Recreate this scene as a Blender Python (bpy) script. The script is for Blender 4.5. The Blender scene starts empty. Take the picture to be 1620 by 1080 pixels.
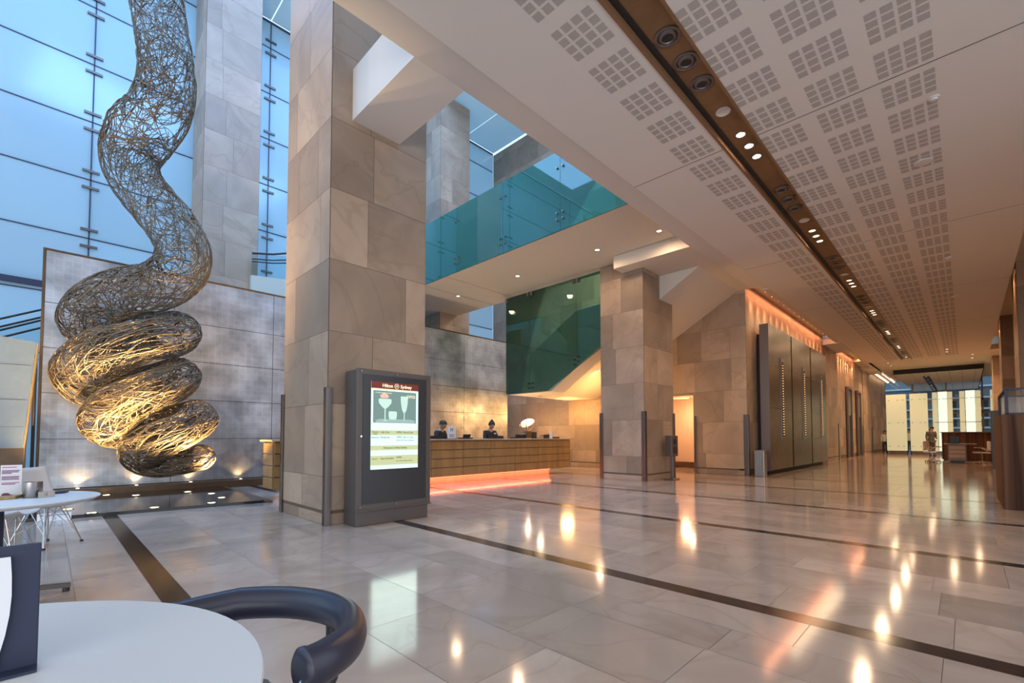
import bpy, bmesh, math, random
from mathutils import Vector, Matrix, noise
random.seed(7)
SC = bpy.context.scene
COL = SC.collection
PI = math.pi
# ------------------------------------------------------------------ camera
cam = bpy.data.cameras.new('camera'); camo = bpy.data.objects.new('camera', cam); COL.objects.link(camo)
cam.sensor_width = 36.0; cam.lens = 726 / 1620 * 36
cam.shift_y = 124 / 1620; cam.clip_start = 0.05; cam.clip_end = 500
camo.location = (0, 0, 1.2)
camo.rotation_euler = (math.radians(90 + 2.05), 0, math.radians(44.63 - 90))
SC.camera = camo
# ------------------------------------------------------------------ world and view
w = bpy.data.worlds.new('world'); SC.world = w; w.use_nodes = True
wn, wl = w.node_tree.nodes, w.node_tree.links; bg = wn['Background']; bg.inputs[1].default_value = 1.65
wtc = wn.new('ShaderNodeTexCoord'); wdp = wn.new('ShaderNodeVectorMath'); wdp.operation = 'DOT_PRODUCT'; wdp.inputs[1].default_value = (0.0, 0.8, 0.6)
wl.new(wtc.outputs['Generated'], wdp.inputs[0])          # blue sky over the atrium side, neutral street daylight on the entrance side
wmr = wn.new('ShaderNodeMapRange'); wmr.inputs[1].default_value = -0.1; wmr.inputs[2].default_value = 0.5; wl.new(wdp.outputs['Value'], wmr.inputs[0])
wmx = wn.new('ShaderNodeMix'); wmx.data_type = 'RGBA'; wmx.inputs['A'].default_value = (0.80, 0.86, 0.95, 1); wmx.inputs['B'].default_value = (0.50, 0.76, 1.0, 1)
wl.new(wmr.outputs[0], wmx.inputs['Factor']); wl.new(wmx.outputs['Result'], bg.inputs[0])
SC.view_settings.view_transform = 'Standard'; SC.view_settings.look = 'None'
SC.view_settings.gamma = 1; SC.view_settings.use_curve_mapping = False
SC.view_settings.exposure = 0.06
SC.cycles.use_denoising = True
SC.cycles.max_bounces = 8; SC.cycles.diffuse_bounces = 5; SC.cycles.glossy_bounces = 4
SC.cycles.transparent_max_bounces = 12; SC.cycles.sample_clamp_indirect = 6.0
SC.cycles.caustics_reflective = False; SC.cycles.caustics_refractive = False

# ------------------------------------------------------------------ light function, atrium skylight and added fill lights
def light(name, kind, loc, energy, color=(1, 1, 1), size=0.1, aim=None, spot=None, blend=0.5, size_y=None):
    d = bpy.data.lights.new(name, kind); d.energy = energy; d.color = color
    if kind == 'AREA':
        d.size = size
        if size_y: d.shape = 'RECTANGLE'; d.size_y = size_y
    else: d.shadow_soft_size = size
    if kind == 'SPOT': d.spot_size = math.radians(spot or 60); d.spot_blend = blend
    o = bpy.data.objects.new(name, d); COL.objects.link(o); o.location = loc
    if aim is not None:
        o.rotation_euler = (Vector(aim) - Vector(loc)).to_track_quat('-Z', 'Y').to_euler()
    return o
WARM = (1.0, 0.70, 0.42); CORAL = (1.0, 0.36, 0.16); AMBER = (1.0, 0.62, 0.25)
# skylight over the atrium, then unseen lights added to tint and brighten
light('skylight_glow', 'AREA', (4, 10.5, 14.7), 1700, (0.27, 0.52, 1.0), 14, (4, 10.5, 0), size_y=9)
light('column_blue_fill', 'AREA', (4.5, 4.9, 12), 260, (0.40, 0.65, 1.0), 5, (3.6, 6.4, 5.5), size_y=.6)  # extra light added to turn the near column's upper face blue
light('wall_blue_fill', 'AREA', (4, 7.6, 14.2), 800, (0.25, 0.52, 1.0), 10, (6, 12.6, 4.0), size_y=2)  # extra blue light added to tint the top of the silver wall
light('camera_side_fill', 'AREA', (-8, -5, 1.6), 540, (0.95, 0.93, 0.95), 11, (12, 2, 6.5), size_y=3)  # unseen light added behind the camera, aimed up to brighten the ceiling

# ------------------------------------------------------------------ materials
def nodes(m): return m.node_tree.nodes, m.node_tree.links
def mat(name, col, rough=0.5, metal=0.0, spec=0.5, coat=0.0, noise_amt=0.0, noise_scale=5.0, bump=0.0, col2=None, emit=None, es=1.0, stretch=(1, 1, 1), tint=0.0, alpha=1.0, detail=6.0):
    m = bpy.data.materials.new(name); m.use_nodes = True
    n, l = nodes(m); b = n['Principled BSDF']
    b.inputs['Roughness'].default_value = rough; b.inputs['Metallic'].default_value = metal
    b.inputs['Specular IOR Level'].default_value = spec; b.inputs['Coat Weight'].default_value = coat
    b.inputs['Base Color'].default_value = (*col, 1); b.inputs['Alpha'].default_value = alpha
    if emit: b.inputs['Emission Color'].default_value = (*emit, 1); b.inputs['Emission Strength'].default_value = es
    src = None
    if noise_amt or col2 or tint or bump:
        tc = n.new('ShaderNodeTexCoord'); mp = n.new('ShaderNodeMapping'); mp.inputs['Scale'].default_value = stretch
        l.new(tc.outputs['Object'], mp.inputs['Vector'])
        nz = n.new('ShaderNodeTexNoise'); nz.inputs['Scale'].default_value = noise_scale; nz.inputs['Detail'].default_value = detail
        nz.inputs['Distortion'].default_value = 0.8
        l.new(mp.outputs[0], nz.inputs['Vector'])
        if col2 or noise_amt:
            c2 = col2 or tuple(c * (1 - noise_amt) for c in col)
            mx = n.new('ShaderNodeMix'); mx.data_type = 'RGBA'
            rp = n.new('ShaderNodeMapRange'); rp.inputs[1].default_value = 0.3; rp.inputs[2].default_value = 0.7
            l.new(nz.outputs['Fac'], rp.inputs[0]); l.new(rp.outputs[0], mx.inputs['Factor'])
            mx.inputs['A'].default_value = (*col, 1); mx.inputs['B'].default_value = (*c2, 1)
            src = mx.outputs['Result']
        if tint:
            at = n.new('ShaderNodeAttribute'); at.attribute_name = 'tint'
            mr = n.new('ShaderNodeMapRange'); mr.inputs[3].default_value = 1 - tint; mr.inputs[4].default_value = 1 + tint
            l.new(at.outputs['Fac'], mr.inputs[0])
            vm = n.new('ShaderNodeVectorMath'); vm.operation = 'SCALE'
            if src: l.new(src, vm.inputs[0])
            else: vm.inputs[0].default_value = col
            l.new(mr.outputs[0], vm.inputs['Scale']); src = vm.outputs[0]
        if src: l.new(src, b.inputs['Base Color'])
        if bump:
            bp = n.new('ShaderNodeBump'); bp.inputs['Strength'].default_value = bump; bp.inputs['Distance'].default_value = 0.01
            l.new(nz.outputs['Fac'], bp.inputs['Height']); l.new(bp.outputs[0], b.inputs['Normal'])
    return m
def stone_mat(name, col, col2, vein, rough, tint, scale=1.2, spec=0.5, coat=0.0, vein_amt=0.5):
    """slab stone: per-slab tint, cloudy body, thin curving veins offset from slab to slab"""
    m = bpy.data.materials.new(name); m.use_nodes = True; n, l = nodes(m); b = n['Principled BSDF']
    b.inputs['Roughness'].default_value = rough; b.inputs['Specular IOR Level'].default_value = spec; b.inputs['Coat Weight'].default_value = coat
    b.inputs['Coat Roughness'].default_value = 0.03
    tc = n.new('ShaderNodeTexCoord'); at = n.new('ShaderNodeAttribute'); at.attribute_name = 'tint'
    sc = n.new('ShaderNodeVectorMath'); sc.operation = 'SCALE'; sc.inputs[0].default_value = (37, 61, 23); l.new(at.outputs['Fac'], sc.inputs['Scale'])
    ad = n.new('ShaderNodeVectorMath'); ad.operation = 'ADD'; l.new(tc.outputs['Object'], ad.inputs[0]); l.new(sc.outputs[0], ad.inputs[1])
    n1 = n.new('ShaderNodeTexNoise'); n1.inputs['Scale'].default_value = scale; n1.inputs['Detail'].default_value = 7; n1.inputs['Distortion'].default_value = 1.6
    l.new(ad.outputs[0], n1.inputs['Vector'])
    n2 = n.new('ShaderNodeTexNoise'); n2.inputs['Scale'].default_value = scale * 0.7; n2.inputs['Detail'].default_value = 3; n2.inputs['Distortion'].default_value = 2.2
    l.new(ad.outputs[0], n2.inputs['Vector'])
    # vein = narrow band where noise is near 0.5
    sb = n.new('ShaderNodeMath'); sb.operation = 'SUBTRACT'; l.new(n2.outputs['Fac'], sb.inputs[0]); sb.inputs[1].default_value = 0.5
    ab = n.new('ShaderNodeMath'); ab.operation = 'ABSOLUTE'; l.new(sb.outputs[0], ab.inputs[0])
    vr = n.new('ShaderNodeMapRange'); vr.inputs[1].default_value = 0.0; vr.inputs[2].default_value = 0.022; vr.inputs[3].default_value = vein_amt; vr.inputs[4].default_value = 0
    l.new(ab.outputs[0], vr.inputs[0])
    rp = n.new('ShaderNodeMapRange'); rp.inputs[1].default_value = 0.33; rp.inputs[2].default_value = 0.68; l.new(n1.outputs['Fac'], rp.inputs[0])
    mx = n.new('ShaderNodeMix'); mx.data_type = 'RGBA'; mx.inputs['A'].default_value = (*col, 1); mx.inputs['B'].default_value = (*col2, 1); l.new(rp.outputs[0], mx.inputs['Factor'])
    m2 = n.new('ShaderNodeMix'); m2.data_type = 'RGBA'; m2.inputs['B'].default_value = (*vein, 1); l.new(mx.outputs['Result'], m2.inputs['A']); l.new(vr.outputs[0], m2.inputs['Factor'])
    mr = n.new('ShaderNodeMapRange'); mr.inputs[3].default_value = 1 - tint; mr.inputs[4].default_value = 1 + tint; l.new(at.outputs['Fac'], mr.inputs[0])
    vm = n.new('ShaderNodeVectorMath'); vm.operation = 'SCALE'; l.new(m2.outputs['Result'], vm.inputs[0]); l.new(mr.outputs[0], vm.inputs['Scale'])
    l.new(vm.outputs[0], b.inputs['Base Color'])
    return m
def emat(name, col, s):
    m = bpy.data.materials.new(name); m.use_nodes = True; n, l = nodes(m); b = n['Principled BSDF']
    b.inputs['Base Color'].default_value = (*[c * 0.5 for c in col], 1); b.inputs['Emission Color'].default_value = (*col, 1); b.inputs['Emission Strength'].default_value = s
    b.inputs['Roughness'].default_value = 0.4
    return m
def glass_mat(name, tint, refl=0.12, rough=0.02, body=0.0, body_col=(0.1, 0.3, 0.3), fres=0.9):
    m = bpy.data.materials.new(name); m.use_nodes = True; n, l = nodes(m)
    for x in list(n):
        if x.type != 'OUTPUT_MATERIAL': n.remove(x)
    out = [x for x in n if x.type == 'OUTPUT_MATERIAL'][0]
    t = n.new('ShaderNodeBsdfTransparent'); t.inputs[0].default_value = (*tint, 1)
    g = n.new('ShaderNodeBsdfGlossy'); g.inputs['Roughness'].default_value = rough
    last = t.outputs[0]
    if body:
        d = n.new('ShaderNodeBsdfDiffuse'); d.inputs[0].default_value = (*body_col, 1)
        mb = n.new('ShaderNodeMixShader'); mb.inputs[0].default_value = body; l.new(last, mb.inputs[1]); l.new(d.outputs[0], mb.inputs[2]); last = mb.outputs[0]
    fr = n.new('ShaderNodeFresnel'); fr.inputs[0].default_value = 1.45
    ad = n.new('ShaderNodeMath'); ad.operation = 'MULTIPLY_ADD'; ad.inputs[1].default_value = fres; ad.inputs[2].default_value = refl; ad.use_clamp = True; l.new(fr.outputs[0], ad.inputs[0])
    mx = n.new('ShaderNodeMixShader'); l.new(ad.outputs[0], mx.inputs[0]); l.new(last, mx.inputs[1]); l.new(g.outputs[0], mx.inputs[2])
    l.new(mx.outputs[0], out.inputs[0]); return m
def frosted_mat(name, col, trans):
    m = bpy.data.materials.new(name); m.use_nodes = True; n, l = nodes(m)
    for x in list(n):
        if x.type != 'OUTPUT_MATERIAL': n.remove(x)
    out = [x for x in n if x.type == 'OUTPUT_MATERIAL'][0]
    tr = n.new('ShaderNodeBsdfTranslucent'); tr.inputs[0].default_value = (*col, 1)
    d = n.new('ShaderNodeBsdfDiffuse'); d.inputs[0].default_value = (*col, 1)
    at = n.new('ShaderNodeAttribute'); at.attribute_name = 'tint'
    mr = n.new('ShaderNodeMapRange'); mr.inputs[3].default_value = 0.93; mr.inputs[4].default_value = 1.05; l.new(at.outputs['Fac'], mr.inputs[0])
    vm = n.new('ShaderNodeVectorMath'); vm.operation = 'SCALE'; vm.inputs[0].default_value = col; l.new(mr.outputs[0], vm.inputs['Scale']); l.new(vm.outputs[0], tr.inputs[0])
    g = n.new('ShaderNodeBsdfGlossy'); g.inputs['Roughness'].default_value = 0.15
    mx = n.new('ShaderNodeMixShader'); mx.inputs[0].default_value = trans; l.new(d.outputs[0], mx.inputs[1]); l.new(tr.outputs[0], mx.inputs[2])
    m2 = n.new('ShaderNodeMixShader'); m2.inputs[0].default_value = 0.05; l.new(mx.outputs[0], m2.inputs[1]); l.new(g.outputs[0], m2.inputs[2])
    l.new(m2.outputs[0], out.inputs[0]); return m
def leaf_mat():
    """silver leaf squares on panels: metallic, mottled per leaf"""
    m = bpy.data.materials.new('silver_leaf'); m.use_nodes = True; n, l = nodes(m); b = n['Principled BSDF']
    tc = n.new('ShaderNodeTexCoord'); sep = n.new('ShaderNodeSeparateXYZ'); l.new(tc.outputs['Object'], sep.inputs[0])
    cb = n.new('ShaderNodeCombineXYZ'); l.new(sep.outputs[0], cb.inputs[0]); l.new(sep.outputs[2], cb.inputs[1])
    vo = n.new('ShaderNodeTexBrick'); vo.offset = 0.0; vo.inputs['Scale'].default_value = 1.0; vo.inputs['Brick Width'].default_value = 0.13; vo.inputs['Row Height'].default_value = 0.13
    vo.inputs['Color1'].default_value = (0.46, 0.49, 0.54, 1); vo.inputs['Color2'].default_value = (0.51, 0.54, 0.59, 1); vo.inputs['Mortar'].default_value = (0.54, 0.57, 0.62, 1); vo.inputs['Mortar Size'].default_value = 0.02; vo.inputs['Mortar Smooth'].default_value = 1.0
    l.new(cb.outputs[0], vo.inputs['Vector'])
    nz = n.new('ShaderNodeTexNoise'); nz.inputs['Scale'].default_value = 1.6; nz.inputs['Detail'].default_value = 8; l.new(tc.outputs['Object'], nz.inputs['Vector'])
    mr = n.new('ShaderNodeMapRange'); mr.inputs[1].default_value = 0.35; mr.inputs[2].default_value = 0.65; mr.inputs[3].default_value = 0.68; mr.inputs[4].default_value = 1.25; l.new(nz.outputs['Fac'], mr.inputs[0])
    vm = n.new('ShaderNodeVectorMath'); vm.operation = 'SCALE'; l.new(vo.outputs['Color'], vm.inputs[0]); l.new(mr.outputs[0], vm.inputs['Scale']); l.new(vm.outputs[0], b.inputs['Base Color'])
    b.inputs['Metallic'].default_value = 0.85
    r2 = n.new('ShaderNodeMapRange'); r2.inputs[1].default_value = 0.3; r2.inputs[2].default_value = 0.7; r2.inputs[3].default_value = 0.28; r2.inputs[4].default_value = 0.46
    n2 = n.new('ShaderNodeTexNoise'); n2.inputs['Scale'].default_value = 7; n2.inputs['Detail'].default_value = 4; l.new(tc.outputs['Object'], n2.inputs['Vector'])
    l.new(n2.outputs['Fac'], r2.inputs[0]); l.new(r2.outputs[0], b.inputs['Roughness'])
    bp = n.new('ShaderNodeBump'); bp.inputs['Strength'].default_value = 0.04; bp.inputs['Distance'].default_value = 0.02; l.new(n2.outputs['Fac'], bp.inputs['Height']); l.new(bp.outputs[0], b.inputs['Normal'])
    return m

M = dict(
    floor=stone_mat('floor_marble', (0.49, 0.395, 0.325), (0.37, 0.285, 0.23), (0.26, 0.17, 0.13), 0.10, 0.20, 0.8, 0.62, vein_amt=0.22),
    strip=mat('black_granite', (0.028, 0.025, 0.024), 0.14, spec=0.6, noise_amt=0.4, noise_scale=40),
    grout=mat('grout', (0.16, 0.13, 0.11), 0.8),
    stone=stone_mat('wall_sandstone', (0.40, 0.295, 0.215), (0.29, 0.208, 0.148), (0.19, 0.12, 0.075), 0.5, 0.24, 0.6, vein_amt=0.24),
    joint=mat('stone_joint', (0.13, 0.09, 0.06), 0.9),
    ceil=mat('ceiling_paint', (0.70, 0.66, 0.63), 0.85),
    perf=mat('ceiling_perforation', (0.50, 0.46, 0.44), 0.9, noise_amt=0.25, noise_scale=160, detail=1),
    seam=mat('ceiling_seam', (0.10, 0.08, 0.07), 0.9),
    cream=mat('cream_plaster', (0.66, 0.60, 0.52), 0.8),
    bronze=mat('slot_bronze', (0.28, 0.17, 0.09), 0.45, 0.5, noise_amt=0.3, noise_scale=2),
    brass=mat('brass_trim', (0.26, 0.14, 0.07), 0.6, 0.3),
    dark=mat('dark_void', (0.015, 0.014, 0.014), 0.6),
    steel=mat('brushed_steel', (0.36, 0.33, 0.31), 0.3, 1.0, noise_amt=0.2, noise_scale=60, stretch=(1, 1, 0.02)),
    guard=mat('guard_steel', (0.20, 0.17, 0.155), 0.33, 1.0, noise_amt=0.2, noise_scale=50, stretch=(1, 1, 0.02)),
    vent=mat('nozzle_metal', (0.17, 0.15, 0.15), 0.35, 0.8),
    chrome=mat('chrome', (0.75, 0.74, 0.73), 0.12, 1.0),
    leaf=leaf_mat(),
    frost=frosted_mat('frosted_daylight_glass', (0.52, 0.66, 0.74), 0.6),
    teal=glass_mat('teal_glass', (0.40, 0.82, 0.70), 0.08, body=0.22, body_col=(0.12, 0.58, 0.50)),
    green=glass_mat('green_glass', (0.50, 0.66, 0.52), 0.0, body=0.16, body_col=(0.09, 0.22, 0.15)),
    clear=glass_mat('clear_glass', (0.84, 0.91, 0.93), 0.0, fres=0.35),
    desk=mat('desk_amber_panel', (0.46, 0.29, 0.12), 0.38, 0.35, noise_amt=0.3, noise_scale=6, stretch=(1, 1, 0.2)),
    desktop=mat('desk_top_stone', (0.48, 0.37, 0.26), 0.3, noise_amt=0.2),
    desktrim=mat('desk_trim_metal', (0.30, 0.22, 0.16), 0.35, 0.8),
    kiosk=mat('kiosk_grey_metal', (0.135, 0.118, 0.11), 0.42, 0.6),
    kioskglass=mat('kiosk_dark_glass', (0.036, 0.037, 0.042), 0.25, spec=0.5),
    black=mat('black_plastic', (0.018, 0.018, 0.02), 0.4),
    blackgloss=mat('black_polished_granite', (0.018, 0.016, 0.015), 0.06, spec=0.7),
    brown=mat('dark_bronze_clad', (0.15, 0.095, 0.055), 0.35, 0.5, noise_amt=0.2),
    panelmetal=mat('lift_panel_bronze', (0.15, 0.095, 0.045), 0.32, 0.7, noise_amt=0.45, noise_scale=1.2, stretch=(1, 1, 1.6), tint=0.25),
    paneledge=mat('lift_panel_edge', (0.20, 0.15, 0.13), 0.4, 0.7),
    white=mat('white_laminate', (0.70, 0.74, 0.77), 0.35),
    whiteplastic=mat('white_shell_plastic', (0.62, 0.58, 0.55), 0.45),
    leather=mat('navy_leather', (0.022, 0.025, 0.048), 0.36, spec=0.55, bump=0.06, noise_scale=140),
    navy=mat('navy_board', (0.02, 0.026, 0.06), 0.55),
    paper=mat('white_paper', (0.72, 0.73, 0.76), 0.7),
    wood=mat('dark_striped_wood', (0.045, 0.018, 0.010), 0.6, col2=(0.17, 0.085, 0.045), noise_scale=2.0, stretch=(4.5, 4.5, 0.08), spec=0.15, detail=2),
    goldwood=mat('golden_side', (0.45, 0.30, 0.12), 0.4, 0.3, noise_amt=0.3, stretch=(4, 4, 0.5)),
    skin=mat('skin', (0.48, 0.27, 0.19), 0.55), hair=mat('black_hair', (0.012, 0.010, 0.010), 0.5, bump=0.3, noise_scale=90, stretch=(1, 1, 0.2)),
    suit=mat('black_uniform', (0.022, 0.022, 0.026), 0.8), greysuit=mat('grey_suit', (0.09, 0.09, 0.10), 0.8), shirt=mat('white_shirt', (0.65, 0.62, 0.56), 0.8),
    lamp=emat('lamp_glow', (1.0, 0.80, 0.58), 5), lampwarm=emat('lamp_warm_glow', (1.0, 0.66, 0.38), 9), pooll=emat('pool_lamp_glow', (1.0, 0.82, 0.50), 12),
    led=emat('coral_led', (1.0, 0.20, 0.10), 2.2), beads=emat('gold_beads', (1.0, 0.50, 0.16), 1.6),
    lightbox=emat('cream_lightbox', (0.62, 0.61, 0.38), 0.58), lightbright=emat('bright_lightbox', (0.80, 0.95, 0.78), 0.9),
    amber=mat('warm_room_plaster', (0.72, 0.55, 0.38), 0.8),
    sculpt=mat('bronze_strands', (0.20, 0.155, 0.11), 0.38, 0.55),
)

# ------------------------------------------------------------------ mesh building
WL = {}
class MB:
    def __init__(s): s.v = []; s.f = []; s.m = []; s.t = []
    def add(s, vs, fs, m=0, t=None):
        o = len(s.v); s.v += [Vector(p) for p in vs]
        for f in fs: s.f.append([o + i for i in f]); s.m.append(m); s.t.append(0.5 if t is None else t)
        return s
    def quad(s, a, b, c, d, m=0, t=None): return s.add([a, b, c, d], [(0, 1, 2, 3)], m, t)
    def box(s, x0, x1, y0, y1, z0, z1, m=0, t=None):
        vs = [(x, y, z) for z in (z0, z1) for y in (y0, y1) for x in (x0, x1)]
        return s.add(vs, [(0, 2, 3, 1), (4, 5, 7, 6), (0, 1, 5, 4), (2, 6, 7, 3), (0, 4, 6, 2), (1, 3, 7, 5)], m, t)
    def bar(s, p, q, wx, wy, up=(0, 0, 1), m=0):
        p = Vector(p); q = Vector(q); d = (q - p).normalized(); a = d.cross(Vector(up))
        if a.length < 1e-4: a = Vector((1, 0, 0))
        a.normalize(); b = d.cross(a)
        vs = [e + a * i * wx / 2 + b * j * wy / 2 for e in (p, q) for i, j in ((-1, -1), (1, -1), (1, 1), (-1, 1))]
        return s.add(vs, [(0, 1, 2, 3), (7, 6, 5, 4), (0, 4, 5, 1), (1, 5, 6, 2), (2, 6, 7, 3), (3, 7, 4, 0)], m)
    def prism(s, poly, vec, m=0, t=None):
        n = len(poly); vec = Vector(vec); vs = [Vector(p) for p in poly] + [Vector(p) + vec for p in poly]
        fs = [tuple(range(n))[::-1], tuple(range(n, 2 * n))] + [(i, (i + 1) % n, n + (i + 1) % n, n + i) for i in range(n)]
        return s.add(vs, fs, m, t)
    def tube(s, path, r, n=8, m=0, cap=True, flat=1.0, up=(0, 0, 1)):
        path = [Vector(p) for p in path]; k = len(path); rs = r if isinstance(r, (list, tuple)) else [r] * k
        up = Vector(up); vs = []; pa = None
        for i, p in enumerate(path):
            d = (path[min(i + 1, k - 1)] - path[max(i - 1, 0)]).normalized()
            a = d.cross(up) if pa is None else pa - d * pa.dot(d)
            if a.length < 1e-3: a = d.cross(Vector((1, 0.1, 0)))
            a.normalize(); pa = a; b = a.cross(d)
            for j in range(n):
                th = 2 * PI * j / n
                vs.append(p + a * math.cos(th) * rs[i] + b * math.sin(th) * rs[i] * flat)
        fs = [(i * n + j, i * n + (j + 1) % n, (i + 1) * n + (j + 1) % n, (i + 1) * n + j) for i in range(k - 1) for j in range(n)]
        if cap: fs += [tuple(range(n))[::-1], tuple((k - 1) * n + j for j in range(n))]
        return s.add(vs, fs, m)
    def cyl(s, p, q, r, r2=None, n=16, m=0): return s.tube([p, q], [r, r if r2 is None else r2], n, m)
    def lathe(s, prof, c=(0, 0, 0), n=24, m=0, axis='z'):
        c = Vector(c); vs = []
        for r, z in prof:
            for j in range(n):
                th = 2 * PI * j / n; x, y = r * math.cos(th), r * math.sin(th)
                vs.append(c + (Vector((x, y, z)) if axis == 'z' else Vector((x, z, y)) if axis == 'y' else Vector((z, x, y))))
        k = len(prof)
        fs = [(i * n + j, i * n + (j + 1) % n, (i + 1) * n + (j + 1) % n, (i + 1) * n + j) for i in range(k - 1) for j in range(n)]
        return s.add(vs, fs, m)
    def ball(s, c, r, n=12, m=0):
        r = (r, r, r) if not isinstance(r, (tuple, list)) else r; c = Vector(c)
        vs = []; k = n // 2 + 1
        for i in range(k):
            ph = PI * i / (k - 1)
            for j in range(n):
                th = 2 * PI * j / n
                vs.append(c + Vector((r[0] * math.sin(ph) * math.cos(th), r[1] * math.sin(ph) * math.sin(th), r[2] * math.cos(ph))))
        fs = [(i * n + j, (i + 1) * n + j, (i + 1) * n + (j + 1) % n, i * n + (j + 1) % n) for i in range(k - 1) for j in range(n)]
        return s.add(vs, fs, m)
    def build(s, name, mats, parent=None, org=None, smooth=False, bevel=0.0, clean=False):
        if not isinstance(mats, (list, tuple)): mats = [mats]
        base = WL[parent] if parent is not None else (Vector(org) if org is not None else Vector((0, 0, 0)))
        me = bpy.data.meshes.new(name); me.from_pydata([p - base for p in s.v], [], s.f)
        for k in mats: me.materials.append(M[k] if isinstance(k, str) else k)
        me.polygons.foreach_set('material_index', s.m)
        a = me.attributes.new('tint', 'FLOAT', 'FACE'); a.data.foreach_set('value', s.t)
        if smooth:
            me.polygons.foreach_set('use_smooth', [True] * len(s.f))
            me.set_sharp_from_angle(angle=math.radians(40))
        me.update()
        o = bpy.data.objects.new(name, me); COL.objects.link(o)
        if parent is not None: o.parent = parent
        else: o.location = base
        WL[o] = base
        if bevel:
            md = o.modifiers.new('bevel', 'BEVEL'); md.width = bevel; md.segments = 2; md.limit_method = 'ANGLE'
        return o
def tag(o, label=None, cat=None, group=None, kind=None):
    if label: o['label'] = label
    if cat: o['category'] = cat
    if group: o['group'] = group
    if kind: o['kind'] = kind
    return o
def thing(name, loc, label, cat, group=None):
    o = bpy.data.objects.new(name, None); COL.objects.link(o); o.location = loc; o.empty_display_size = 0.2
    WL[o] = Vector(loc); return tag(o, label, cat, group)
def structure(o): o['kind'] = 'structure'; return o
def dup(src, loc=None, rz=None, label=None, group=None):
    r = src.copy(); COL.objects.link(r)
    if loc is not None: r.location = loc; WL[r] = Vector(loc)
    if rz is not None: r.rotation_euler = (0, 0, rz)
    if label: r['label'] = label
    if group: r['group'] = group
    for ch in list(src.children):
        c = ch.copy(); COL.objects.link(c); c.parent = r
        for g in list(ch.children):
            e = g.copy(); COL.objects.link(e); e.parent = c
    return r
ORD = ['first', 'second', 'third', 'fourth', 'fifth', 'sixth', 'seventh', 'eighth', 'ninth', 'tenth', 'eleventh', 'twelfth', 'thirteenth', 'fourteenth', 'fifteenth', 'sixteenth', 'seventeenth', 'eighteenth', 'nineteenth', 'twentieth']
def text(s, size, loc, rot, material, parent, name='lettering', align='CENTER', extr=0.0005, bold=False, sx=1.0):
    cu = bpy.data.curves.new(name, 'FONT'); cu.body = s; cu.size = size; cu.align_x = align; cu.align_y = 'CENTER'; cu.extrude = extr
    if bold: cu.offset = size * 0.025
    t = bpy.data.objects.new(name + '_tmp', cu); COL.objects.link(t)
    dg = bpy.context.evaluated_depsgraph_get(); dg.update()
    me = bpy.data.meshes.new_from_object(t.evaluated_get(dg)); bpy.data.objects.remove(t)
    me.materials.clear(); me.materials.append(M[material] if isinstance(material, str) else material)
    o = bpy.data.objects.new(name, me); COL.objects.link(o)
    o.rotation_euler = rot; o.scale = (sx, 1, 1)
    if parent is not None: o.parent = parent; o.location = Vector(loc) - WL[parent]
    else: o.location = loc
    WL[o] = Vector(loc); return o
# slab cladding: joint-coloured core already there; slabs are shallow boxes standing proud of it
def clad(mb, o, u, v, W, Hs, rnd, wmin=0.7, wmax=1.35, off=0.004, gap=0.003, m=0, holes=()):
    o = Vector(o); u = Vector(u); v = Vector(v); nrm = u.cross(v).normalized()
    for a, b in zip(Hs[:-1], Hs[1:]):
        cuts = [0.0]; x = rnd.uniform(wmin * 0.5, wmax)
        while x < W - wmin * 0.4: cuts.append(x); x += rnd.uniform(wmin, wmax)
        cuts.append(W)
        for c, d in zip(cuts[:-1], cuts[1:]):
            segs = [(c, d, a, b)]
            for (h0, h1, g0, g1) in holes:
                ns = []
                for (c1, d1, a1, b1) in segs:
                    if d1 <= h0 or c1 >= h1 or b1 <= g0 or a1 >= g1: ns.append((c1, d1, a1, b1)); continue
                    if c1 < h0: ns.append((c1, h0, a1, b1))
                    if d1 > h1: ns.append((h1, d1, a1, b1))
                    if b1 > g1: ns.append((max(c1, h0), min(d1, h1), max(a1, g1), b1))
                    if a1 < g0: ns.append((max(c1, h0), min(d1, h1), a1, min(b1, g0)))
                segs = ns
            t = rnd.random()
            for (c1, d1, a1, b1) in segs:
                p = [o + u * (c1 + gap) + v * (a1 + gap) + nrm * off, o + u * (d1 - gap) + v * (a1 + gap) + nrm * off,
                     o + u * (d1 - gap) + v * (b1 - gap) + nrm * off, o + u * (c1 + gap) + v * (b1 - gap) + nrm * off]
                mb.quad(*p, m=m, t=t)
def rows(z0, z1, first=0.65, pitch=1.0):
    r = [z0]; z = first
    while z < z1 - 0.05:
        if z > z0 + 0.05: r.append(z)
        z += pitch
    r.append(z1); return r
def stone_block(mb, x0, x1, y0, y1, z0, z1, faces='-x -y +x +y', seed=1, skirt=True, first=0.65):
    """rectangular clad block; core material slot 1, slabs slot 0, recessed skirting line near the floor"""
    g = random.Random(seed)
    mb.box(x0, x1, y0, y1, z0, z1, m=1)
    Hs = rows(z0 + (0.19 if skirt and z0 < 0.01 else 0), z1, first)
    for fc in faces.split():
        if fc == '-y': o, u, W = (x0, y0, 0), (1, 0, 0), x1 - x0
        if fc == '+y': o, u, W = (x1, y1, 0), (-1, 0, 0), x1 - x0
        if fc == '-x': o, u, W = (x0, y1, 0), (0, -1, 0), y1 - y0
        if fc == '+x': o, u, W = (x1, y0, 0), (0, 1, 0), y1 - y0
        clad(mb, o, u, (0, 0, 1), W, Hs, g)
        if skirt and z0 < 0.01: clad(mb, o, u, (0, 0, 1), W, [0.0, 0.15], g, wmin=0.9, wmax=1.6, off=0.001)

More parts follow.
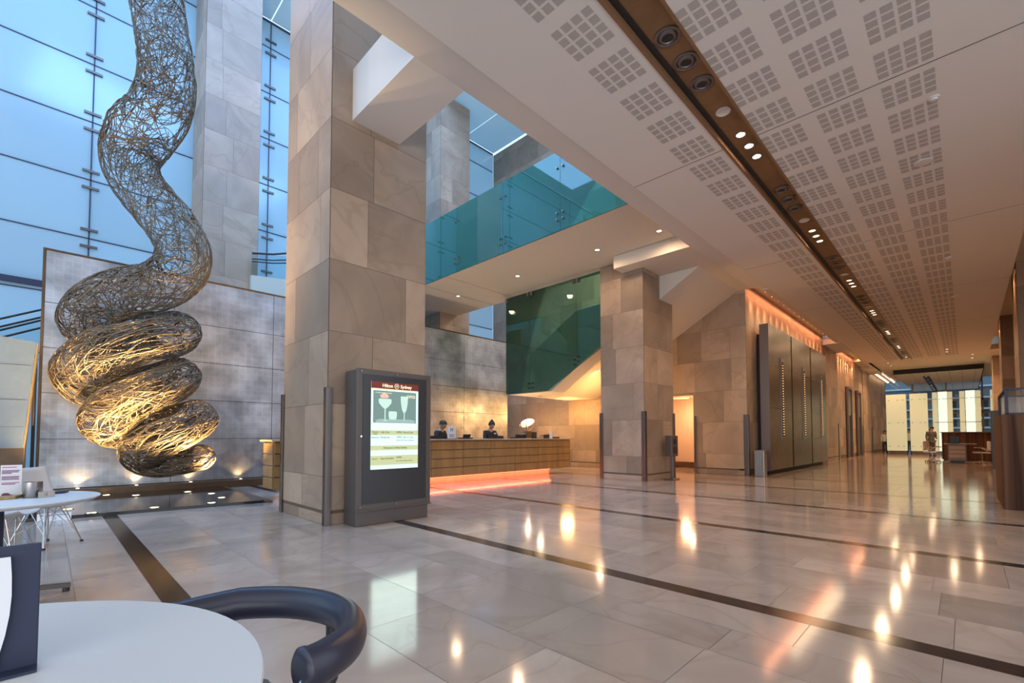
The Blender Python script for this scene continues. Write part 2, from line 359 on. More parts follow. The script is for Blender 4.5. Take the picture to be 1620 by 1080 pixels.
# ------------------------------------------------------------------ floor
def build_floor():
    g = random.Random(3); mb = MB(); x0, x1, y0, y1 = -9.0, 62.0, -10.0, 19.0
    mb.box(x0, x1, y0, y1, -0.3, -0.002, m=2)
    strips = [0.70] + [3.53 + 2.84 * k for k in range(21)]
    edges = [x0] + sum([[s - 0.085, s + 0.085] for s in strips], []) + [x1]
    for i in range(0, len(edges), 2):
        a, b = edges[i], edges[i + 1]; wd = b - a; x = a; cols = []
        while x < b - 0.3:
            c = g.choice([0.38, 0.62, 0.62, 0.85, 0.5]); c = min(c, b - x)
            if b - x - c < 0.3: c = b - x
            cols.append((x, x + c)); x += c
        if x < b - 1e-4: cols.append((x, b))
        for c, d in cols:
            y = y0 - g.uniform(0, 1)
            base = g.random()
            while y < y1:
                L = g.choice([0.62, 0.95, 1.25, 1.5, 0.95]) if g.random() > 0.12 else 0.3
                e = min(y + L, y1); t = min(1, max(0, 0.35 * base + 0.65 * g.random()))
                ya = max(y, y0)
                if e > ya + 0.01:
                    mb.quad((c + .0015, ya + .0015, 0), (d - .0015, ya + .0015, 0), (d - .0015, e - .0015, 0), (c + .0015, e - .0015, 0), t=t)
                y = e
    for s in strips:
        y = y0
        while y < y1:
            e = min(y + 1.42, y1); mb.quad((s - .0835, y, 0), (s + .0835, y, 0), (s + .0835, e - .001, 0), (s - .0835, e - .001, 0), m=1, t=g.random()); y = e
    return structure(mb.build('floor', ['floor', 'strip', 'grout']))
build_floor()

# ------------------------------------------------------------------ main ceiling with bronze lamp slot
ZC = 5.6; SL0, SL1 = 2.07, 2.50; CX1 = 34.6
def build_ceiling():
    mb = MB(); top = 7.2
    for a, b in ((-1.0, SL0), (SL1, 4.05)): mb.box(-6, CX1, a, b, ZC, top)
    mb.box(-6, 3.0, SL0, SL1, ZC, top); mb.box(3.0, CX1, SL0, SL1, ZC + 0.07, top, m=3)
    # perforated squares, four bands of 4 x 4 groups
    k = 0
    for gx in range(-4, 42):
        X = 4.48 + 0.71 * gx
        if X > CX1 - 0.6: break
        for Y in (0.15, 0.845, 1.545, 2.63):
            for i in range(4):
                for j in range(4):
                    a = X + i * 0.134; b = Y + j * 0.134
                    mb.quad((a, b + 0.10, ZC - .0015), (a + 0.105, b + 0.10, ZC - .0015), (a + 0.105, b, ZC - .0015), (a, b, ZC - .0015), m=1)
    for X in [7.19 + 5.68 * q for q in range(-1, 5)]:
        for a, b in ((-1.0, SL0), (SL1, 4.05)):
            mb.quad((X - .008, b, ZC - .001), (X + .008, b, ZC - .001), (X + .008, a, ZC - .001), (X - .008, a, ZC - .001), m=2)
    return structure(mb.build('ceiling', ['ceil', 'perf', 'seam', 'bronze']))
build_ceiling()
mb = MB()   # brass lip, and a black strip painting the shadow line along the slot
mb.box(3.0, CX1, SL1 - 0.012, SL1 + 0.03, ZC - 0.012, ZC + 0.07)
mb.box(3.0, CX1, SL0 - 0.02, SL0 + 0.012, ZC - 0.008, ZC + 0.07)
structure(mb.build('trim_1', 'brass'))
mb = MB(); mb.box(3.0, CX1, SL1 - 0.075, SL1 - 0.012, ZC + 0.055, ZC + 0.07)
structure(mb.build('trim_2', 'dark'))
# band beside the ceiling up to the atrium edge (sloping), and level one slabs
mb = MB()
def band(x0, x1, yb, zb):
    mb.prism([(x0, 4.05, ZC + 0.02), (x0, yb, zb), (x0, yb, 7.2), (x0, 4.05, 7.2)], (x1 - x0, 0, 0))
band(-6, 15.1, 4.58, 5.74)
structure(mb.build('ceiling_band', 'ceil')); bpy.data.objects['ceiling_band'].name = 'trim_3'
mb = MB(); mb.box(2.97, 3.74, 4.58, 6.155, 5.735, 6.49); structure(mb.build('trim_4', 'ceil'))       # beam stub on the near column
mb = MB(); mb.box(10.72, 11.18, 4.59, 6.7, 5.75, 6.09); mb.box(11.18, 15.08, 4.59, 6.07, 5.75, 6.09); mb.box(12.94, 15.08, 6.07, 7.3, 5.75, 6.09); structure(mb.build('trim_5', 'cream'))       # bulkhead by the second column
mb = MB(); mb.box(8.5, 11.6, 4.585, 15.9, 6.1, 6.72); mb.box(11.6, 15.08, 4.585, 7.3, 6.1, 6.72)
for yy in (11.2, 12.4): mb.quad((8.5, yy, 6.099), (8.5, yy + .05, 6.099), (11.6, yy + .05, 6.099), (11.6, yy, 6.099), m=1)
structure(mb.build('ceiling_level_one', ['cream', 'desktop'])); bpy.data.objects['ceiling_level_one'].name = 'trim_6'
# upper wall above the main ceiling, seen through the atrium
mb = MB(); mb.box(15.1, 40, 4.05, 4.25, ZC + .02, 7.2); mb.box(15.1, 15.3, 4.25, 4.75, 5.97, 7.2)
structure(mb.build('trim_7', 'cream'))

# ------------------------------------------------------------------ lamps, vents and discs of the slot
ZS = ZC + 0.07
def lamp_proto(loc, label, group, energy=14, r=0.075, parent_light=True, deep=0.012, glow='lamp', cone=420, col=(1.0, 0.66, 0.40)):
    t = thing('recessed_lamp', loc, label, 'ceiling lamp', group)
    a = MB(); x, y, z = loc
    a.lathe([(r * 0.80, 0.012), (r * 0.80, -deep * 0.3), (r, -deep), (r * 1.08, -0.002), (r * 1.08, 0.0)], (x, y, z), 20); a.build('lamp_ring', 'steel', t, smooth=True)
    b = MB(); b.lathe([(0.0001, -0.006), (r * 0.5, -0.004), (r * 0.82, -0.0015), (r * 0.82, 0.0)], (x, y, z), 20); b.build('lamp_lens', glow, t, smooth=True)
    if energy:
        l = light('lamp_light', 'SPOT', (0, 0, -0.03), energy, col, 0.09, None, cone, 0.8); l.parent = t
    return t
def vent_proto(loc, label, group):
    t = thing('air_nozzle', loc, label, 'air vent', group); x, y, z = loc; a = MB()
    a.lathe([(0.145, 0.0), (0.147, -0.012), (0.135, -0.018), (0.112, -0.014), (0.104, -0.002)], (x, y, z), 28); a.build('outer_ring', 'vent', t, smooth=True)
    b = MB(); b.lathe([(0.104, -0.002), (0.098, -0.012), (0.082, -0.022), (0.066, -0.024), (0.060, -0.014)], (x, y, z), 28); b.build('nozzle', 'vent', t, smooth=True)
    c = MB(); c.lathe([(0.061, -0.016), (0.0001, -0.010)], (x, y, z), 28); c.build('throat', 'dark', t)
    return t
v0 = l0 = d0 = None
SY = 2.26
for c in range(7):
    for q in range(3):
        X = 4.77 + 4.47 * c + 0.475 * q
        lab = '%s dark air nozzle in the %s cluster of three along the bronze ceiling slot' % (ORD[q], ORD[c])
        if X < CX1 - .3:
            if v0 is None: v0 = vent_proto((X, SY, ZS), lab, 'air nozzles in the ceiling slot')
            else: dup(v0, (X, SY, ZS), None, lab)
        X = 7.12 + 4.47 * c + 0.37 * q
        lab = '%s glowing downlight in the %s lit trio along the bronze ceiling slot' % (ORD[q], ORD[c])
        if X < CX1 - .3:
            if l0 is None: l0 = lamp_proto((X, SY, ZS), lab, 'lit downlights in the ceiling slot', 95)
            else: dup(l0, (X, SY, ZS), None, lab)
    X = 6.43 + 4.47 * c
    if X < CX1 - .3:
        a = MB(); a.lathe([(0.095, 0.0), (0.097, -0.012), (0.078, -0.014), (0.07, -0.008), (0.0001, -0.010)], (X, SY, ZS), 24)
        o = a.build('speaker_disc', 'whiteplastic', None, (X, SY, ZS), smooth=True)
        tag(o, 'small white round speaker disc, %s one along the bronze ceiling slot' % ORD[c], 'ceiling speaker', 'white discs in the ceiling slot')
# lamps further off in the ceiling
for k, (x, y, lab) in enumerate([(10.0, 9.63, 'round downlight in cream soffit, middle one above the reception desk'), (9.98, 12.5, 'round downlight in cream soffit nearest the silver wall'),
                                 (10.05, 6.77, 'round downlight in cream soffit just left of the boxed bulkhead'), (10.15, 5.08, 'round downlight in cream soffit nearest the main lobby ceiling')]):
    dup(l0, (x, y, 6.1), None, lab, 'downlights in the cream soffit')
for k, (x, y) in enumerate([(31.8, .55), (32.8, .57)]):
    dup(l0, (x, y, ZC), None, '%s of two far downlights in the perforated ceiling right of the slot' % ('nearer', 'farther')[k], 'far ceiling downlights')
# small ceiling fittings
for (x, y, r, lab, nm, cat) in [(7.99, .18, .06, 'small white smoke detector on the perforated ceiling near the camera', 'smoke_detector', 'smoke detector'), (15.48, .18, .09, 'flat grey detector disc on the perforated ceiling mid way down the lobby', 'smoke_detector', 'smoke detector'),
                           (9.77, .37, .12, 'flat pale round speaker grille on the near perforated ceiling', 'ceiling_speaker', 'ceiling speaker'), (19.9, .13, .08, 'small detector disc on the far perforated ceiling', 'smoke_detector', 'smoke detector')]:
    a = MB(); a.lathe([(r, 0.0), (r, -0.015), (r * .7, -0.022), (r * .55, -.04 if nm == 'smoke_detector' else -.023), (0.0001, -.042 if nm == 'smoke_detector' else -.023)], (x, y, ZC), 24)
    tag(a.build(nm, 'whiteplastic', None, (x, y, ZC), smooth=True), lab, cat)

# ------------------------------------------------------------------ stone columns
def column(name, x0, x1, y0, y1, z1, label, faces, seed, group='sandstone columns', z0=0.0):
    mb = MB(); stone_block(mb, x0, x1, y0, y1, z0, z1, faces, seed)
    o = mb.build(name, ['stone', 'joint'], None, ((x0 + x1) / 2, (y0 + y1) / 2, z0)); tag(o, label, 'column', group); return o
def corner_guard(x, y, h, wid, face, label, z0=0):
    mb = MB(); t = 0.035
    if face == '-y': mb.box(x - wid / 2, x + wid / 2, y - t, y, z0, h)
    if face == '-x': mb.box(x - t, x, y - wid / 2, y + wid / 2, z0, h)
    if face == 'xy': mb.prism([(x - t, y - t, z0), (x + wid, y - t, z0), (x + wid, y - .008, z0), (x - .008, y - .008, z0), (x - .008, y + wid, z0), (x - t, y + wid, z0)], (0, 0, h - z0))
    if face == 'Xy': mb.prism([(x + t, y - t, z0), (x + t, y + wid, z0), (x + .008, y + wid, z0), (x + .008, y - .008, z0), (x - wid, y - .008, z0), (x - wid, y - t, z0)], (0, 0, h - z0))
    if face == 'xY': mb.prism([(x - t, y + t, z0), (x - t, y - wid, z0), (x - .008, y - wid, z0), (x - .008, y + .008, z0), (x + wid, y + .008, z0), (x + wid, y + t, z0)], (0, 0, h - z0))
    tag(mb.build('corner_guard', 'guard', None, (x, y, z0), bevel=0.003), label, 'corner guard', 'steel corner guards')
column('stone_column', 2.67, 4.24, 6.16, 7.80, 14.9, 'tallest nearest sandstone column behind the illuminated directory sign', '-x -y +x', 11)
column('stone_column', 11.2, 12.92, 6.09, 7.45, 6.08, 'sandstone column under the bulkhead, with a grey box on a post at its foot', '-x -y +x', 12)
column('stone_column', 2.81, 4.2, 14.6, 15.95, 15, 'sandstone column behind the silver wall, left of the tall near column', '-x -y +x', 13, z0=0)
column('stone_column', 10.74, 12.24, 14.6, 15.75, 15, 'sandstone column behind the glass bridge, seen past the near column', '-x -y +x', 14, z0=0)
corner_guard(2.67, 6.16, 1.87, 0.05, 'xy', 'tall steel guard on the near column corner beside the directory sign')
corner_guard(2.67, 7.80, 1.87, 0.05, 'xY', 'tall steel guard on the left back corner of the near column')
corner_guard(11.2, 6.09, 1.87, 0.07, 'xy', 'steel guard on the front corner of the column with the grey post box')
corner_guard(11.2, 7.45, 1.87, 0.07, 'xY', 'steel guard on the far left corner of the column with the grey post box')
corner_guard(12.92, 6.09, 1.87, 0.07, 'Xy', 'steel guard right of the grey post box at the doorway')
# column on the lift side and beyond
def beam_col(x0, x1, seed, lab):
    column('stone_column', x0, x1, 4.72, 5.4, 5.6, lab, '-x -y +x', seed)
    mb = MB(); mb.prism([(x0 - .3, 4.05, 5.58), (x1 + .1, 4.05, 5.58), (x1 + .1, 4.9, 5.58), (x0 - .3, 4.9, 5.58)], (0, 0, 0.4))
    return structure(mb.build('trim_8', 'ceil'))
beam_col(26.3, 29.0, 21, 'sandstone pier right of the bronze lift panel')
beam_col(37.6, 41.0, 22, 'far sandstone pier beyond the dark lift doors')
for k, (x, lab) in enumerate([(20.2, 'nearest shadowed column at the right edge of the photo'), (28.8, 'second shadowed column at the right, lit coral on its side'), (37.4, 'farthest column along the right side, lit coral')]):
    mb = MB(); stone_block(mb, x, x + 1.7, -2.9, -1.2, 0, 6.4, '-x +y', 31 + k)
    tag(mb.build('stone_column', ['stone', 'joint'], None, (x + .85, -2.0, 0)), lab, 'column', 'right side columns')
mb = MB(); mb.box(8.5, 52, -3.3, -3.0, 0, 6.6); structure(mb.build('wall_right', 'amber'))
mb = MB(); mb.box(-6, 52, -3.3, -1.0, 6.4, 6.6); structure(mb.build('trim_9', 'cream'))

# ------------------------------------------------------------------ wall C (x = 15.1) with the passage, and the lift wall (y = 4.75)
mb = MB(); g = random.Random(41)
mb.box(15.1, 15.35, 4.755, 6.42, 0, 15, m=1); mb.box(15.1, 15.35, 7.95, 16.2, 0, 15, m=1); mb.box(15.1, 15.35, 6.42, 7.95, 2.6, 15, m=1)
Hs = rows(0.19, 15)
clad(mb, (15.1, 16.2, 0), (0, -1, 0), (0, 0, 1), 16.2 - 4.75, Hs, g, holes=[(16.2 - 7.95, 16.2 - 6.42, 0, 2.6)])
clad(mb, (15.1, 16.2, 0), (0, -1, 0), (0, 0, 1), 16.2 - 4.75, [0, 0.15], g, holes=[(16.2 - 7.95, 16.2 - 6.42, 0, 2.6)], off=.001)
structure(mb.build('wall_left', ['stone', 'joint']))
mb = MB(); mb.box(15.1, 50, 4.755, 5.0, 0, 6.0, m=1)
hl = [(31.5 - 15.1, 32.9 - 15.1, 0, 4.0), (34.8 - 15.1, 36.2 - 15.1, 0, 4.0)]
clad(mb, (15.1, 4.755, 0), (1, 0, 0), (0, 0, 1), 34.9, rows(0.19, 6.0), g, 0.9, 1.7, holes=hl)
structure(mb.build('wall_lift', ['stone', 'joint'])); bpy.data.objects['wall_lift'].name = 'wall_front'
# passage room behind wall C
mb = MB(); mb.box(15.36, 18, 6.1, 6.3, 0, 2.6); mb.box(15.36, 18, 8.4, 8.6, 0, 2.6); mb.box(17.3, 17.5, 6.3, 8.4, 0, 2.6); mb.box(15.36, 18, 6.1, 8.6, 2.6, 2.7)
mb.box(17.2, 17.3, 6.3, 8.4, 0, .22, m=1); mb.box(17.25, 17.3, 6.75, 7.25, 1.0, 1.08, m=1)
structure(mb.build('wall_passage', ['amber', 'brown'])); bpy.data.objects['wall_passage'].name = 'wall_back'
dup(l0, (16.4, 7.05, 2.59), None, 'small lit downlight inside the narrow passage doorway', 'passage downlight')
light('passage_light', 'POINT', (16.4, 7.3, 2.2), 35, (1, .55, .3), 0.15)
corner_guard(15.1, 6.36, 1.87, 0.06, '-x', 'slim steel guard on the right jamb of the passage')
corner_guard(15.095, 4.75, 1.87, 0.10, 'xy', 'wide steel guard on the wall corner left of the lift panel')
# doors of the far lifts
for k, x in enumerate((31.5, 34.8)):
    mb = MB(); mb.box(x, x + 1.4, 4.70, 4.76, 0, 4.0); a = structure(mb.build('door_%d' % (k + 1), 'dark'))
    mb = MB(); mb.box(x, x + .15, 4.62, 4.70, 0, 4.0); mb.box(x + 1.25, x + 1.4, 4.62, 4.70, 0, 4.0); mb.box(x + .15, x + 1.25, 4.62, 4.70, 3.85, 4.0); mb.build('door_frame', 'paneledge', a)
    mb = MB(); mb.box(x + .3, x + 1.1, 4.66, 4.70, 2.4, 3.8); mb.build('door_glass', 'panelmetal', a)
for k, x in enumerate((29.4, 37.2, 41.3)):
    corner_guard(x, 4.75 if x < 40 else 4.72, 1.87, 0.3, '-y', 'far steel guard, %s beyond the lift panel' % ORD[k])

# ------------------------------------------------------------------ wall-washing coves
def cove(x0, n, pitch, label, e=120, first=True, x1=None):
    mb = MB(); x1 = x1 or x0 + n * pitch
    mb.box(x0 - .05, x1, 4.05, 4.75, 5.97, 6.2)                      # recess lid
    mb.prism([(x0 - .05, 4.05, ZC + .02), (x0 - .05, 4.34, 5.97), (x0 - .05, 4.05, 5.97)], (x1 - x0, 0, 0))
    structure(mb.build('trim_10', 'cream'))
    for k in range(n):
        x = x0 + pitch * (k + .5)
        t = thing('wall_washer', (x, 4.5, 5.97), '%s coral wall washer from the left in the cove over the %s' % (ORD[k], label), 'wall lamp', 'wall washers over the ' + label)
        a = MB(); a.cyl((x, 4.5, 5.97), (x, 4.5, 5.90), 0.03); a.build('lamp_can', 'dark', t, smooth=True)
        b = MB(); b.cyl((x, 4.5, 5.901), (x, 4.5, 5.893), 0.024); b.build('lamp_lens', 'lampwarm', t)
        l = light('lamp_light', 'SPOT', (0, 0.02, -0.09), e, (1.0, 0.52, 0.24), 0.03, None, 36, 0.85)
        l.parent = t; l.rotation_euler = (math.radians(13), 0, 0)
cove(15.25, 15, 0.71, 'bronze lift panel')
cove(29.3, 11, 0.71, 'far lift doors', 420, x1=37.2)
cove(41.3, 7, 0.71, 'farthest stone wall', 420)
light('cove_glow', 'AREA', (20.5, 4.52, 5.88), 70, CORAL, 10.5, (20.5, 4.62, 0), size_y=.1)
light('cove_glow', 'AREA', (33.3, 4.52, 5.88), 50, CORAL, 7.6, (33.3, 4.62, 0), size_y=.1)
light('cove_glow', 'AREA', (43.7, 4.52, 5.88), 30, CORAL, 4.6, (43.7, 4.62, 0), size_y=.1)

# ------------------------------------------------------------------ stair down from level one
slope = 0.585
def zs(y): return 5.87 - slope * (y - 4.75)
yl = 4.75 + (5.87 - 2.66) / slope
mb = MB()
mb.prism([(12.13, 4.95, 5.75), (12.13, yl, 2.66), (12.13, 11.45, 2.66), (12.13, 11.45, 2.95), (12.13, yl, 2.95), (12.13, 7.4, 5.1), (12.13, 7.4, 5.75)], (15.08 - 12.13, 0, 0))
mb.prism([(11.42, 7.5, 3.95), (11.42, 9.5, 2.66), (11.42, 11.4, 2.66), (11.42, 11.4, 3.4), (11.42, 8.5, 5.08), (11.42, 7.5, 5.12)], (0.69, 0, 0))
structure(mb.build('trim_11', 'cream'))
dup(l0, (13.2, 8.86, zs(8.86) - .004), None, 'star-bright downlight in the amber soffit under the stair', 'stair soffit lamps')
dup(l0, (12.5, 10.9, 2.655), None, 'dim flush downlight under the stair landing', 'stair soffit lamps')
light('upper_fill', 'POINT', (13.2, 9.6, 7.6), 260, (1, .86, .68), 0.3)  # unseen point light added to brighten the wall behind the green glass
light('niche_fill', 'POINT', (13.7, 8.8, 2.2), 120, (1, .54, .17), 0.25)
light('niche_fill', 'POINT', (14.2, 11.0, 2.2), 60, (1, .54, .17), 0.25)
light('niche_fill', 'POINT', (14.0, 12.9, 1.9), 70, (1, .54, .17), 0.25)  # unseen amber point added to warm the rest of the niche wall

# green glass screen hanging beside the stair
ge = [(7.5, 3.78), (9.55, 2.67), (11.45, 2.67)]
def gz(y):
    for (a, b), (c, d) in zip(ge[:-1], ge[1:]):
        if a <= y <= c: return b + (d - b) * (y - a) / (c - a)
t = thing('glass_screen', (11.3, 9.5, 2.67), 'dark green glass screen hanging beside the stair above reception', 'glass screen')
for a, b in ((7.5, 8.39), (8.4, 10.28), (10.29, 11.45)):
    ys = [a] + [q for q in (9.55,) if a < q < b] + [b]
    poly = [(11.3, y, gz(y)) for y in ys] + [(11.3, b, 6.06), (11.3, a, 6.06)]
    m_ = MB(); m_.prism(poly, (0.02, 0, 0)); m_.build('glass_pane', 'green', t)
for y, z in ((8.32, 5.95), (8.48, 5.95), (10.21, 5.95), (10.37, 5.95), (11.38, 5.95)):
    m_ = MB(); m_.box(11.24, 11.36, y - .05, y + .05, 5.92, 6.04); m_.build('clamp', 'steel', t, bevel=.01)
for y in (8.32, 8.48, 10.21, 10.37):
    for dz in (.15, .3):
        m_ = MB(); m_.cyl((11.27, y, gz(y) + dz), (11.35, y, gz(y) + dz), .025); m_.build('stud', 'black', t)

# ------------------------------------------------------------------ teal balustrade of the bridge
t = thing('glass_balustrade', (8.5, 9, 6.1), 'teal glass balustrade along the level one bridge', 'balustrade')
ys = [4.65, 6.72, 8.68, 10.63, 12.6, 14.6]
for a, b in zip(ys[:-1], ys[1:]):
    m_ = MB(); m_.box(8.44, 8.46, a + .006, b - .006, 6.09, 8.03); m_.build('glass_pane', 'teal', t)
for y in ys[1:-1]:
    for s_ in (-.09, .09):
        for z in (6.36, 6.52, 7.62):
            m_ = MB(); m_.cyl((8.40, y + s_, z), (8.5, y + s_, z), .028, n=10); m_.build('stud', 'steel', t)
    m_ = MB(); m_.bar((8.47, y - .1, 7.62), (8.47, y + .1, 7.62), .015, .03); m_.build('clamp_bar', 'steel', t)

# ------------------------------------------------------------------ frosted curtain wall and roof of the atrium
mb = MB(); g = random.Random(5); frame = MB()
xs = [-9.36, -4.36, 0.64, 4.93, 9.3, 13.3, 15.1]; zz = [0.15] + [3.26 + 1.555 * k for k in range(8)] + [15.0]
for a, b in zip(xs[:-1], xs[1:]):
    for c, d in zip(zz[:-1], zz[1:]):
        mb.box(a + .012, b - .012, 16.2, 16.22, c + .012, d - .012, t=g.random())
mb.box(-9.4, 15.1, 16.22, 16.4, 14.98, 15.1, m=1)
mb.box(-9.4, 15.1, 16.16, 16.4, 4.9, 5.05, m=1)
win = structure(mb.build('window_1', ['frost', 'navy']))
mb = MB()
for x in xs[1:-1]: mb.box(x - .006, x + .006, 16.25, 16.30, 0, 15)
mb.build('mullion', 'navy', win)
mb = MB()
for z in zz[1:-1]: mb.box(-9.3, 15.05, 16.19, 16.245, z - .014, z + .014)
for x in xs[1:-1]: mb.box(x - .014, x + .014, 16.19, 16.245, .1, 15)
mb.build('gasket', 'navy', win)
for x in (0.64, 4.93):
    for z in zz[2:-1]:
        for s_ in (-.22, .22):
            m_ = MB(); m_.box(x - .17, x + .17, 16.15, 16.2, z + s_ - .03, z + s_ + .03); m_.build('glass_bracket', 'kiosk', win)
# roof glass, sloping slightly, with ribs
mb = MB()
for i, (a, b) in enumerate(zip(xs[:-1], xs[1:])):
    for c in range(4):
        y0 = 5 + c * 2.8; mb.box(a + .02, b - .02, y0 + .02, y0 + 2.78, 15.1, 15.12, t=g.random())
structure(mb.build('window_2', ['frost']))
mb = MB(); mb.box(-6, 15.1, 4.4, 4.58, 7.2, 15.1); structure(mb.build('wall_atrium', 'cream')); bpy.data.objects['wall_atrium'].name = 'wall_upper'

# ------------------------------------------------------------------ silver leaf wall
t = thing('silver_wall', (6, 12.6, 0), 'tall freestanding wall of mottled silver leaf panels behind sculpture and desk', 'wall panel')
mb = MB(); mb.box(-.10, 12.5, 12.61, 12.9, 0, 4.82); mb.build('core', 'brown', t)
xp = [-.10, 1.95, 4.02, 6.1, 8.2, 10.33, 12.5]; zp = [.18, 1.15, 2.04, 2.92, 3.8, 4.82]
for a, b in zip(xp[:-1], xp[1:]):
    for c, d in zip(zp[:-1], zp[1:]):
        m_ = MB(); m_.box(a + .006, b - .006, 12.585, 12.612, c + .006, d - .006); m_.build('leaf_panel', 'leaf', t)
mb = MB(); mb.box(-.14, 12.53, 12.565, 12.63, 4.82, 4.85); mb.box(-.14, -.10, 12.565, 12.9, 0, 4.82); mb.build('edge_trim', 'brown', t)
mb = MB(); mb.box(.1, 6.4, 12.3, 12.58, 0, .17); mb.build('plinth', 'brown', t)

# ------------------------------------------------------------------ black pool plinth with uplights
t = thing('reflecting_plinth', (1.4, 10.8, 0), 'low black polished granite base under the woven sculpture', 'plinth')
mb = MB(); mb.prism([(-.22, 9.36, 0), (2.78, 9.05, 0), (2.86, 12.28, 0), (-.15, 12.28, 0)], (0, 0, .05)); mb.build('granite_slab', 'blackgloss', t)
mb = MB(); mb.prism([(2.80, 9.02, 0), (2.92, 9.0, 0), (2.98, 12.28, 0), (2.88, 12.28, 0)], (0, 0, .03)); mb.build('edge_strip', 'brown', t)
pool = [(.26, 10.1), (.50, 9.35), (1.25, 11.55), (1.25, 9.35), (2.08, 11.5), (2.35, 10.8), (2.33, 9.95), (2.03, 9.3), (.35, 11.2), (.85, 12.0)]
for k, (x, y) in enumerate(pool):
    q = thing('uplight', (x, y, .05), 'small round uplight set in the black base, %s' % [
        'left edge middle', 'left front corner', 'back row second from left', 'front edge centre', 'back row rightmost', 'right side behind the middle', 'right side middle', 'right front corner', 'left edge towards the back', 'against the bronze plinth'][k], 'floor lamp', 'uplights in the black base')
    a = MB(); a.lathe([(.075, 0.001), (.078, .006), (.064, .008), (.06, .002)], (x, y, .05), 18); a.build('lamp_ring', 'steel', q, smooth=True)
    b = MB(); b.lathe([(0.0001, .004), (.06, .003)], (x, y, .05), 18); b.build('lamp_lens', 'pooll', q)
    l = light('lamp_light', 'SPOT', (0, 0, .03), 1000 if y < 11.3 else 220, (1.0, .64, .25), .03, None, 95 if y < 11.3 else 60, .8); l.parent = q; l.rotation_euler = (PI, 0, 0)
t = thing('plaque', (.2, 9.0, 0), 'small grey name plaque at the foot of the black base', 'plaque')
mb = MB(); mb.prism([(-.07, 9.29, 0.0), (.28, 9.25, 0.0), (.28, 9.30, .10), (-.07, 9.34, .10)], (0, .012, 0)); mb.build('plate', 'white', t)
ink = mat('ink_grey', (.10, .10, .11), .7)
text('Bronwyn Oliver', .044, (.105, 9.302, .078), (math.radians(56), 0, math.radians(-6)), ink, t)
text('Vine', .024, (.105, 9.288, .046), (math.radians(56), 0, math.radians(-6)), ink, t)
text('2005', .020, (.105, 9.276, .022), (math.radians(56), 0, math.radians(-6)), ink, t)

for k, x in enumerate((.45, 1.35, 2.3, 3.3, 4.3)):
    q = thing('wall_uplight', (x, 12.42, .17), '%s small uplight from the left on the bronze plinth of the silver wall' % ORD[k], 'floor lamp', 'uplights along the silver wall')
    a = MB(); a.cyl((x, 12.42, .17), (x, 12.42, .178), .035); a.build('lamp_ring', 'steel', q, smooth=True)
    b = MB(); b.cyl((x, 12.42, .178), (x, 12.42, .182), .026); b.build('lamp_lens', 'pooll', q)
    l = light('lamp_light', 'SPOT', (0, 0, .04), 22, (1.0, .60, .26), .03, None, 120, .9); l.parent = q; l.rotation_euler = (PI - math.radians(14), 0, 0)

